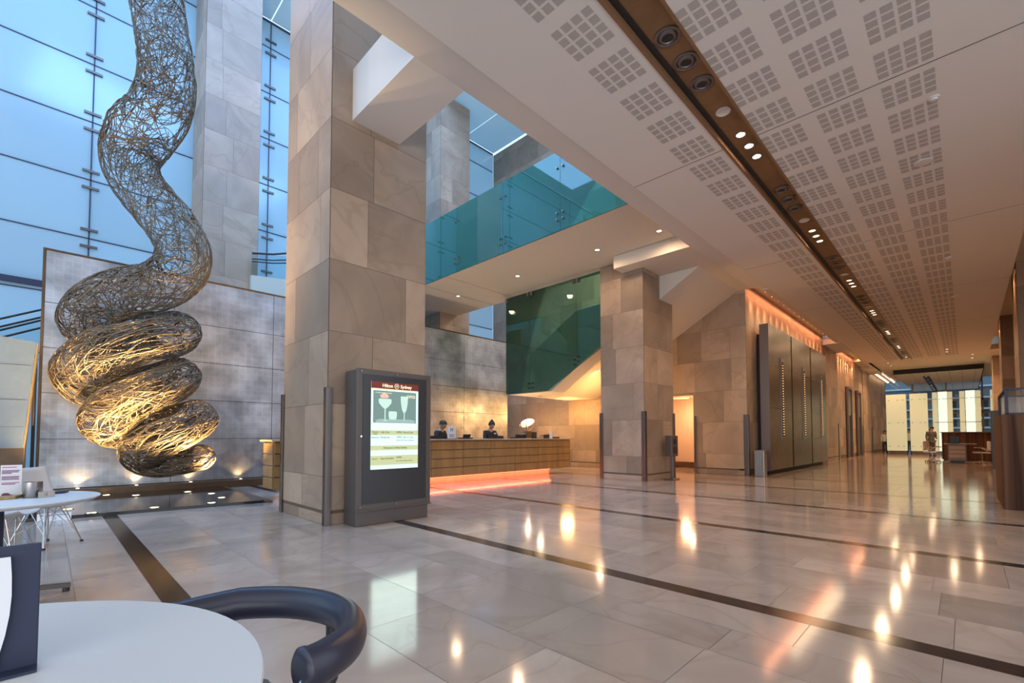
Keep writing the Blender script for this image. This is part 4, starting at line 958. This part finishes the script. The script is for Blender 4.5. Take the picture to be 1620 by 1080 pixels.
for a in [(40.0, 3.25, 1.0, .7, 0, 'leftmost glowing cream glass screen at the far end, widest of the row', 0), (40.0, 2.12, .85, .7, 0, 'second glowing cream glass screen from the left at the far end', 0)]: lightbox(*a)
for k, y in enumerate((.99, -.27, -1.62)):
    lightbox(40.5, y, .42, .3, 0, '%s slim bright glass screen at the far end, behind the brown desk' % ['left', 'middle', 'rightmost'][k], True, 4.05)
    for s_, nm in ((.36, 'left'), (-.34, 'right')):
        lightbox(40.3, y + s_, .24, .3, 0, 'narrow cream glass fin on the %s of the %s bright screen' % (nm, ['left', 'middle', 'right'][k]), False, 4.0)
# end glazing and facade over the street
mb = MB(); mb.box(50, 50.05, -3.3, 8.0, .1, 6); win = structure(mb.build('window_3', 'clear'))
mb = MB()
for y in (-3, -1, 1, 3, 5, 7): mb.box(49.9, 50.1, y - .05, y + .05, 0, 6)
for z in (3.0, 4.0): mb.box(49.9, 50.1, -3.3, 8, z, z + .12)
mb.build('window_frame', 'paneledge', win)
mb = MB(); mb.box(58, 62, -12, 12, 0, 14); fac = mb.build('street_building', mat('facade_grey', (.17, .20, .24), .8, noise_amt=.3, noise_scale=.6), None, (60, 0, 0))
tag(fac, 'blue grey building across the street seen between the far light screens', 'building')
for z in (1.9, 2.75, 3.6, 4.6, 5.6):
    m_ = MB(); m_.box(57.7, 58, -12, 12, z, z + .14); m_.build('ledge', mat('ledge_pale', (.45, .52, .60), .7), fac)
for k in range(12):
    for z in (2.1, 2.95, 3.8):
        m_ = MB(); m_.box(57.96, 58.02, -11.5 + 2 * k, -10.3 + 2 * k, z, z + .6); m_.build('window', 'kioskglass', fac)
# far ceiling
mb = MB(); mb.box(CX1, 50, -3.3, 5.0, 5.75, 6.0); structure(mb.build('trim_12', 'cream'))
mb = MB(); mb.box(41.0, 60, -.9, 3.4, 5.45, 5.72); mb.box(43.5, 60, 1.7, 2.05, 5.44, 5.46, m=1)
for k in range(6): mb.box(41.2 + .0, 58, -.6 + k * .62, -.57 + k * .62, 5.446, 5.452, m=2)
mb.box(40.96, 41.0, -.94, 3.44, 5.44, 5.75, m=3); mb.box(41, 60, -.94, -.9, 5.44, 5.75, m=3)  # black strips painting recess shade onto the brightly lit slab edges
structure(mb.build('trim_13', ['ceil', 'navy', 'perf', 'dark']))
for k in range(6): dup(l0, (43.9 + k * 2.4, 1.88, 5.44), None, 'far slot lamp in the raised end ceiling, %s from the near end' % ORD[k], 'lamps of the far ceiling slot')
for k in range(2): dup(l0, (36.6 + k * 1.6, 3.3, 5.75), None, '%s flush lamp left in the far ceiling step' % ('nearer', 'farther')[k], 'lamps in the far ceiling step'); dup(l0, (36.0 + k * 1.6, -.4, 5.75), None, '%s flush lamp right in the far ceiling step' % ('nearer', 'farther')[k], 'lamps in the far ceiling step')
for row, y in enumerate((4.1, 4.5)):
    for k in range(12):
        x = 41.4 + k * .72; a = MB(); a.ball((x, y, 5.7), (.10, .06, .05), 8)
        tag(a.build('festoon_bulb', 'lampwarm', None, (x, y, 5.65), smooth=True), '%s small warm bulb of the %s string at the far ceiling corner' % (ORD[k], ('right', 'left')[row]), 'bulb', 'strings of bulbs at the far corner')
for x_, y_ in ((37, 3.3), (38.6, 3.3), (36, -.4), (37.6, -.4), (31.8, .55), (32.8, .57), (44, 1.88), (50, 1.88)): light('far_lamp_light', 'SPOT', (x_, y_, 5.4), 260, (1.0, .55, .24), .08, (x_, y_, 0), 140, .8)
# far reception block, concierge desk, chairs
t = thing('bar_counter', (31.8, 0, 0), 'long dark brown counter block in front of the far light screens', 'counter')
mb = MB(); mb.box(31.6, 32.4, -1.1, .85, .05, 1.38); mb.build('front', 'wood', t); mb = MB(); mb.box(31.5, 32.5, -1.15, .9, 1.38, 1.42); mb.build('counter_top', 'brown', t)
mb = MB(); mb.box(31.65, 32.3, -1.0, .8, 0, .05); mb.build('plinth', 'black', t)
t = thing('concierge_desk', (29.0, .25, 0), 'small desk with a pale louvred front before the brown counter', 'desk')
mb = MB(); mb.box(28.6, 29.3, -.02, .58, .12, .82); mb.build('body', 'brown', t)
for k in range(3): m_ = MB(); m_.box(28.57, 28.6, .02, .54, .24 + .19 * k, .40 + .19 * k); m_.build('front_panel', mat('rose_panel', (.42, .30, .26), .5), t)
mb = MB(); mb.box(28.5, 29.4, -.35, .7, .83, .88); mb.build('desk_top', 'brown', t); mb = MB(); mb.box(28.7, 29.2, .05, .5, 0, .12); mb.build('plinth', 'black', t)
mb = MB(); mb.box(28.75, 28.8, .2, .5, .88, 1.2); mb.box(28.7, 28.9, .3, .4, .88, .9); small('computer_monitor', 'dark computer monitor on the small far desk', 'monitor', [('screen', mb, 'black')])
def swivel_chair(loc, rz, label):
    t = thing('office_chair', loc, label, 'chair', 'swivel chairs at the far desk'); t.rotation_euler = (0, 0, rz); x, y, z = loc
    m_ = MB(); m_.box(x - .25, x + .25, y - .25, y + .25, .44, .5); m_.build('seat', 'whiteplastic', t, bevel=.02)
    m_ = MB(); m_.box(x + .22, x + .26, y - .24, y + .24, .55, .98); m_.build('backrest', 'whiteplastic', t, bevel=.015)
    m_ = MB(); m_.tube([(x + .24, y - .27, .55), (x + .0, y - .28, .70), (x - .2, y - .27, .69)], .018, 6); m_.build('armrest', 'chrome', t)
    m_ = MB(); m_.tube([(x + .24, y + .27, .55), (x + .0, y + .28, .70), (x - .2, y + .27, .69)], .018, 6); m_.build('armrest', 'chrome', t)
    m_ = MB(); m_.cyl((x, y, .08), (x, y, .45), .03); m_.build('stem', 'chrome', t)
    for k in range(5):
        a_ = 2 * PI * k / 5; m_ = MB(); m_.tube([(x, y, .10), (x + .28 * math.cos(a_), y + .28 * math.sin(a_), .06)], .018, 6); m_.ball((x + .28 * math.cos(a_), y + .28 * math.sin(a_), .03), .03, 8); m_.build('foot', 'chrome', t)
swivel_chair((28.9, 1.1, 0), 1.2, 'pale swivel chair left of the small far desk'); swivel_chair((29.3, -.5, 0), -1.4, 'dark swivel chair right of the small far desk')
person((37.2, 1.45, 0), -1.1, 'man in a dark grey suit standing between the glowing screens', 'greysuit', 'greysuit', 5, 'stand', 'none', 1.78)
person((41.2, 2.72, 0), -1.5, 'person in a white shirt half hidden between the two wide glowing screens', 'shirt', 'suit', 5, 'stand', 'none', 1.72)
person((41.2, 4.0, 0), -1.5, 'person in cream at the left edge of the widest glowing screen', 'shirt', 'suit', 10, 'stand', 'none', 1.6)
# panel standing at right and glass showcase
mb = MB(); mb.box(24.5, 24.6, -.95, -.68, 0, 2.15); tag(mb.build('standing_panel', 'kiosk', None, (24.5, -.7, 0), bevel=.01), 'plain grey upright panel behind the striped wood cabinet', 'panel')
t = thing('display_cabinet', (12, -1, 0), 'striped dark wood cabinet with a glass showcase at the right edge', 'cabinet')
mb = MB(); mb.box(11.12, 13.4, -1.6, -.42, 0, 1.56); mb.build('body', 'wood', t, bevel=.005)
mb = MB()
x0, x1, y0, y1, z0, z1 = 11.2, 13.3, -1.55, -.5, 1.56, 1.98
for a_ in ((x0, y0), (x1, y0), (x0, y1), (x1, y1)): mb.box(a_[0] - .02, a_[0] + .02, a_[1] - .02, a_[1] + .02, z0, z1)
for z in (z0 + .01, z1): mb.box(x0, x1, y0 - .02, y0 + .02, z - .015, z + .015); mb.box(x0, x1, y1 - .02, y1 + .02, z - .015, z + .015); mb.box(x0 - .02, x0 + .02, y0, y1, z - .015, z + .015); mb.box(x1 - .02, x1 + .02, y0, y1, z - .015, z + .015)
mb.build('showcase_frame', 'navy', t)
mb = MB(); mb.box(x0 + .01, x1 - .01, y0 + .01, y1 - .01, z0 + .03, z1 - .02); mb.build('showcase_glass', 'clear', t)
# coral side strips on the right columns
for k, x in enumerate((20.2, 28.8, 37.4)):
    t_ = thing('wall_washer', (x + .85, -1.05, 6.38), 'coral washer above the %s right hand column' % ORD[k], 'wall lamp', 'washers over the right columns')
    a = MB(); a.cyl((x + .85, -1.05, 6.38), (x + .85, -1.05, 6.3), .05); a.build('lamp_can', 'steel', t_)
    b = MB(); b.cyl((x + .85, -1.05, 6.301), (x + .85, -1.05, 6.29), .04); b.build('lamp_lens', 'lampwarm', t_)
    l = light('lamp_light', 'SPOT', (0, 0, -.12), 120, (1, .5, .25), .05, None, 60, .6); l.parent = t_; l.rotation_euler = (math.radians(-6), 0, 0)

# ------------------------------------------------------------------ escalator side at the left, level one handrails
t = thing('escalator', (-.4, 12.2, 0), 'end of an escalator with a frosted silver side panel left of the silver wall', 'escalator')
mb = MB(); mb.prism([(-3.0, 11.5, 1.0), (-.29, 11.5, 1.0), (-.17, 11.5, 2.84), (-.5, 11.5, 2.88), (-3.0, 11.5, 3.0)], (0, .03, 0)); mb.build('side_panel', mat('frosted_silver', (.20, .26, .33), .45, .3, noise_amt=.1), t)
mb = MB(); mb.box(-3.0, -.29, 11.5, 11.53, 1.36, 1.365); mb.box(-3.0, -.27, 11.497, 11.53, 1.62 + .2, 1.83); mb.box(-3.0, -.22, 11.497, 11.53, 2.42, 2.43); mb.build('panel_joint', 'kiosk', t)
mb = MB(); mb.box(-3.0, -.27, 11.5, 12.2, 0, 1.0); mb.build('base', 'brown', t)
mb = MB(); mb.prism([(-.285, 11.52, 0), (-.285, 11.52, 1.0), (-.165, 11.52, 2.84), (-.165, 12.4, 2.84), (-.285, 12.4, 1.0), (-.285, 12.4, 0)], (.02, 0, 0)); mb.build('golden_cheek', 'goldwood', t)
mb = MB(); mb.box(-.21, -.16, 12.45, 12.55, .0, 2.75); mb.build('dark_post', 'black', t)
mb = MB(); mb.box(-.24, -.14, 12.3, 12.4, 2.62, 2.66); mb.cyl((-.19, 12.35, 1.4), (-.19, 12.35, 2.62), .02); mb.build('rail_fitting', 'steel', t)
# escalator handrails rising behind, with glass
t = thing('handrail', (-1, 14.0, 0), 'pair of dark escalator handrails rising to the right behind the silver wall', 'handrail')
for k, (za, zb) in enumerate(((3.54, 3.87), (3.38, 3.71), (3.31, 3.65), (3.16, 3.49))):
    m_ = MB(); m_.tube([(-3, 13.6, za - 1.0), (-.7, 13.6, za), (-.07, 13.6, zb), (.4, 13.6, zb + .2)], .02, 8); m_.build('rail', 'black', t, smooth=True)
m_ = MB(); m_.prism([(-3, 13.62, .9), (.4, 13.62, 2.6), (.4, 13.62, 3.9), (-3, 13.62, 2.2)], (0, .02, 0)); m_.build('glass_pane', 'clear', t)
# level one walkway seen between columns
mb = MB(); mb.prism([(4.0, 14.45, 5.0), (6.4, 13.5, 5.0), (8.4, 13.5, 5.0), (8.4, 16.1, 5.0), (4.0, 16.1, 5.0)], (0, 0, .82)); structure(mb.build('trim_14', mat('cream_green', (.50, .52, .46), .8)))
t = thing('level_one_rail', (5, 14, 5.8), 'curved dark handrail on glass above the cream walkway edge', 'handrail')
for dz_, r_ in ((.84, .03), (.62, .02), (.52, .02)):
    m_ = MB(); m_.tube([(4.0, 14.42, 5.82 + dz_ * .75), (4.5, 14.25, 5.82 + dz_ * .82), (5.1, 13.98, 5.82 + dz_), (6.4, 13.47, 5.82 + dz_)], r_, 8); m_.build('rail', 'black', t, smooth=True)
m_ = MB(); m_.prism([(4.0, 14.44, 5.82), (6.4, 13.49, 5.82), (6.4, 13.49, 6.6), (4.0, 14.44, 6.45)], (0, .02, 0)); m_.build('glass_pane', 'clear', t)

# ------------------------------------------------------------------ cafe tables, chairs and things on them
def round_table(loc, r, h, label, arms):
    t = thing('cafe_table', loc, label, 'table'); x, y, z = loc
    m_ = MB(); m_.lathe([(.0001, h - .03), (r - .035, h - .03), (r - .004, h - .010), (r, h - .004), (r - .003, h), (.0001, h)], (x, y, 0), 96); m_.build('table_top', 'white', t, smooth=True)
    m_ = MB(); m_.cyl((x, y, .05), (x, y, h - .03), .037, n=24); m_.build('column', 'navy', t, smooth=True)
    m_ = MB(); m_.lathe([(.0001, h - .05), (.16, h - .045), (.16, h - .03)], (x, y, 0), 24); m_.build('top_plate', 'black', t)
    for a_ in arms:
        d = Vector((math.cos(a_), math.sin(a_), 0)); p = Vector((x, y, 0))
        m_ = MB(); m_.bar(p + d * .03 + Vector((0, 0, .075)), p + d * .40 + Vector((0, 0, .045)), .05, .03); m_.build('foot', 'kiosk', t)
        m_ = MB(); m_.cyl(tuple(p + d * .375), tuple(p + d * .375 + Vector((0, 0, .03))), .022); m_.build('foot_pad', 'black', t)
    return t
round_table((-.35, 1.22, 0), .70, .74, 'large white round cafe table filling the lower left corner', [0, PI / 2, PI, -PI / 2])
round_table((-.24, 5.0, 0), .56, .74, 'second white round cafe table on a dark post, further left', [-.0, PI / 2, PI, -PI / 2])
# menu holder on near table
t = thing('menu_holder', (-.12, 1.36, .74), 'navy board menu holder with white pages standing on the near table', 'menu')
d_ = Vector((.995, .02, 0))
mb = MB(); mb.box(-.30, -.002, 1.335, 1.345, .741, .985); mb.build('board', 'navy', t, bevel=.002)
mb = MB(); L_ = []
for k in range(7):
    f_ = k / 6; L_.append((-.045 + .012 * math.sin(f_ * 3) - .018 * (1 - f_) + .0 * f_, 1.325, .741 + .225 * f_))
mb.prism([(-.30, 1.325, .741)] + L_ + [(-.30, 1.325, .966)], (0, .004, 0)); mb.build('page', 'paper', t)
mb = MB(); mb.box(-.30, -.002, 1.30, 1.334, .741, .746); mb.build('foot', 'navy', t)
# items on the second table
t = thing('table_flyer', (-.16, 5.1, .74), 'upright white flyer printed in pink on the second table', 'flyer')
mb = MB(); mb.box(-.235, -.125, 5.10, 5.105, .742, .985); mb.build('card', 'paper', t)
pink = mat('pink_ink', (.55, .10, .25), .7); plum = mat('plum_ink', (.18, .05, .12), .7)
for k, (z, w_, mt) in enumerate([(.965, .075, pink), (.94, .09, plum), (.93, .085, plum), (.92, .05, plum), (.895, .09, plum), (.885, .085, plum), (.875, .09, plum), (.85, .09, pink), (.84, .07, plum)]):
    m_ = MB(); m_.box(-.228, -.228 + w_, 5.0985, 5.10, z, z + .006); m_.build('printed_line', mt, t)
m_ = MB(); m_.ball((-.205, 5.098, .765), (.022, .002, .014)); m_.ball((-.185, 5.098, .757), (.02, .002, .008)); m_.build('printed_picture', mt, t)
t = thing('steel_cup', (-.065, 5.02, .74), 'brushed steel cup on the second table', 'cup')
mb = MB(); mb.lathe([(.0001, .004), (.052, 0), (.054, .005), (.054, .115), (.049, .115), (.049, .01), (.0001, .01)], (-.065, 5.02, .741), 28); mb.build('cup_body', 'steel', t, smooth=True)
t = thing('number_block', (.005, 4.97, .74), 'small steel table number block beside the steel cup', 'table number')
mb = MB(); mb.prism([(-.035, 4.93, .741), (.055, 4.96, .741), (.055, 4.97, .785), (-.035, 4.94, .785)], (0, .02, 0)); mb.build('block', 'steel', t)
text('1', .035, (.012, 4.936, .763), (PI / 2, 0, .32), ink, t)
mb = MB(); mb.prism([(-.20, 5.04, .741), (.12, 5.20, .741), (.14, 5.28, .741), (-.20, 5.14, .741)], (0, 0, .016)); tag(mb.build('menu_folder', 'navy', None, (-.05, 5.15, .741), bevel=.003), 'flat dark menu folder lying behind the steel cup', 'menu')
mb = MB(); mb.prism([(-.36, 4.92, .741), (-.15, 4.98, .741), (-.12, 5.06, .741), (-.36, 5.04, .741)], (0, 0, .022)); tag(mb.build('wooden_tray', 'goldwood', None, (-.25, 5.0, .741), bevel=.003), 'small wooden tray in front of the pink flyer', 'tray')
# shell chairs
def shell_chair():
    t = thing('shell_chair', (0, 0, 0), 'x', 'chair', 'white shell chairs'); vs = []; n, k = 17, 17
    for i in range(n):
        f = i / (n - 1)                      # 0 front edge .. 1 top of back
        if f < .45: yy = -.23 + f / .45 * .38; zz = .45 - .03 * math.sin(f / .45 * PI); hw = .22
        else:
            g_ = (f - .45) / .55; yy = .15 + .12 * math.sin(g_ * 1.2); zz = .45 + .40 * g_ ** 1.25; hw = .22 - .03 * g_ - (.09 * max(0, g_ - .75) ** 2 * 16 * .25)
        for j in range(k):
            u = j / (k - 1) * 2 - 1; curl = abs(u) ** 3
            vs.append(Vector((u * hw, yy - .05 * curl * (1 if f > .4 else 0), zz + .05 * curl * (1 if f < .5 else .2))))
    fs = [(i * k + j, i * k + j + 1, (i + 1) * k + j + 1, (i + 1) * k + j) for i in range(n - 1) for j in range(k - 1)]
    m_ = MB(); m_.add(vs, fs); o = m_.build('shell', 'whiteplastic', t, smooth=True); sd = o.modifiers.new('thick', 'SOLIDIFY'); sd.thickness = .012; sd.offset = 0
    for a, b in ((-1, -1), (1, -1), (1, 1), (-1, 1)):
        m_ = MB(); m_.tube([(a * .10, b * .09, .42), (a * .21, b * .20, .015)], .0065, 6); m_.tube([(a * .02, b * .13, .42), (a * .21, b * .20, .015)], .005, 6); l_ = m_.build('leg', 'chrome', t)
        m_ = MB(); m_.cyl((a * .21, b * .20, 0), (a * .21, b * .20, .018), .016, n=10); f_ = m_.build('glide', 'black', t)
    m_ = MB()
    for (a, b), (c, d) in (((-1, -1), (1, 1)), ((-1, 1), (1, -1)), ((-1, -1), (-1, 1)), ((1, -1), (1, 1))): m_.tube([(a * .17, b * .16, .14), (c * .10, d * .09, .40)], .004, 6)
    m_.build('wire_brace', 'chrome', t)
    return t
c1 = shell_chair(); c1.location = (.02, 7.25, 0); c1.rotation_euler = (0, 0, .75); c1['label'] = 'white shell chair on wire legs, rightmost behind the second table'
dup(c1, (-.30, 6.6, 0), 1.2, 'white shell chair left of the other, close behind the second table')
dup(c1, (-.62, 5.85, 0), -1.3, 'white shell chair at the far left edge, tucked at the second table')
# navy tub armchair near the table
t = thing('tub_armchair', (.38, 1.3, 0), 'navy leather armchair with a fat curved tube rail beside the near table', 'chair')
RP = [(.12, 1.68), (.24, 1.655), (.35, 1.625), (.45, 1.575), (.54, 1.49), (.595, 1.38), (.608, 1.27), (.585, 1.18), (.535, 1.10), (.465, 1.055), (.41, 1.04)]
pts = []
for i in range(len(RP) - 1):
    p0, p1_, p2_, p3 = [Vector((*RP[min(max(q, 0), len(RP) - 1)], 0)) for q in (i - 1, i, i + 1, i + 2)]
    for k in range(5):
        f = k / 5; pts.append(.5 * ((2 * p1_) + (-p0 + p2_) * f + (2 * p0 - 5 * p1_ + 4 * p2_ - p3) * f * f + (-p0 + 3 * p1_ - 3 * p2_ + p3) * f ** 3))
pts.append(Vector((*RP[-1], 0))); nP = len(pts)
mb = MB(); mb.tube([(p.x, p.y, .69 - .038 * max(0, 1 - i / 14)) for i, p in enumerate(pts)], .038, 28, flat=1.25)
rail = mb.build('arm_rail', 'leather', t, smooth=True)
d_ = (pts[-1] - pts[-2]).normalized(); e_ = pts[-1]
mb = MB(); mb.tube([(e_.x + d_.x * q, e_.y + d_.y * q, .69) for q in (-.002, .006, .012, .015)], [.041, .041, .035, .022], 28, flat=1.25); mb.build('end_cap', 'leather', rail, smooth=True)
mb = MB(); mb.tube([(e_.x, e_.y, .675), (e_.x - .03, e_.y - .035, .665), (e_.x - .07, e_.y - .08, .63), (e_.x - .09, e_.y - .10, .50), (.38, 1.1, .42)], .007, 10); mb.build('chrome_rod', 'chrome', t, smooth=True)
mb = MB(); mb.box(.10, .50, 1.08, 1.56, .38, .47); mb.build('seat', 'leather', t, bevel=.03)
mb = MB(); mb.tube([(.605, 1.335, .68), (.605, 1.335, .56), (.60, 1.333, .50), (.57, 1.33, .455), (.53, 1.325, .435), (.46, 1.32, .43)], .02, 14); mb.build('support', 'black', t, smooth=True)
mb = MB(); mb.cyl((.32, 1.32, .03), (.32, 1.32, .40), .03); mb.lathe([(.0001, .035), (.2, .02), (.23, .008), (.23, 0)], (.32, 1.32, 0), 40); mb.build('pedestal', 'kiosk', t, smooth=True)
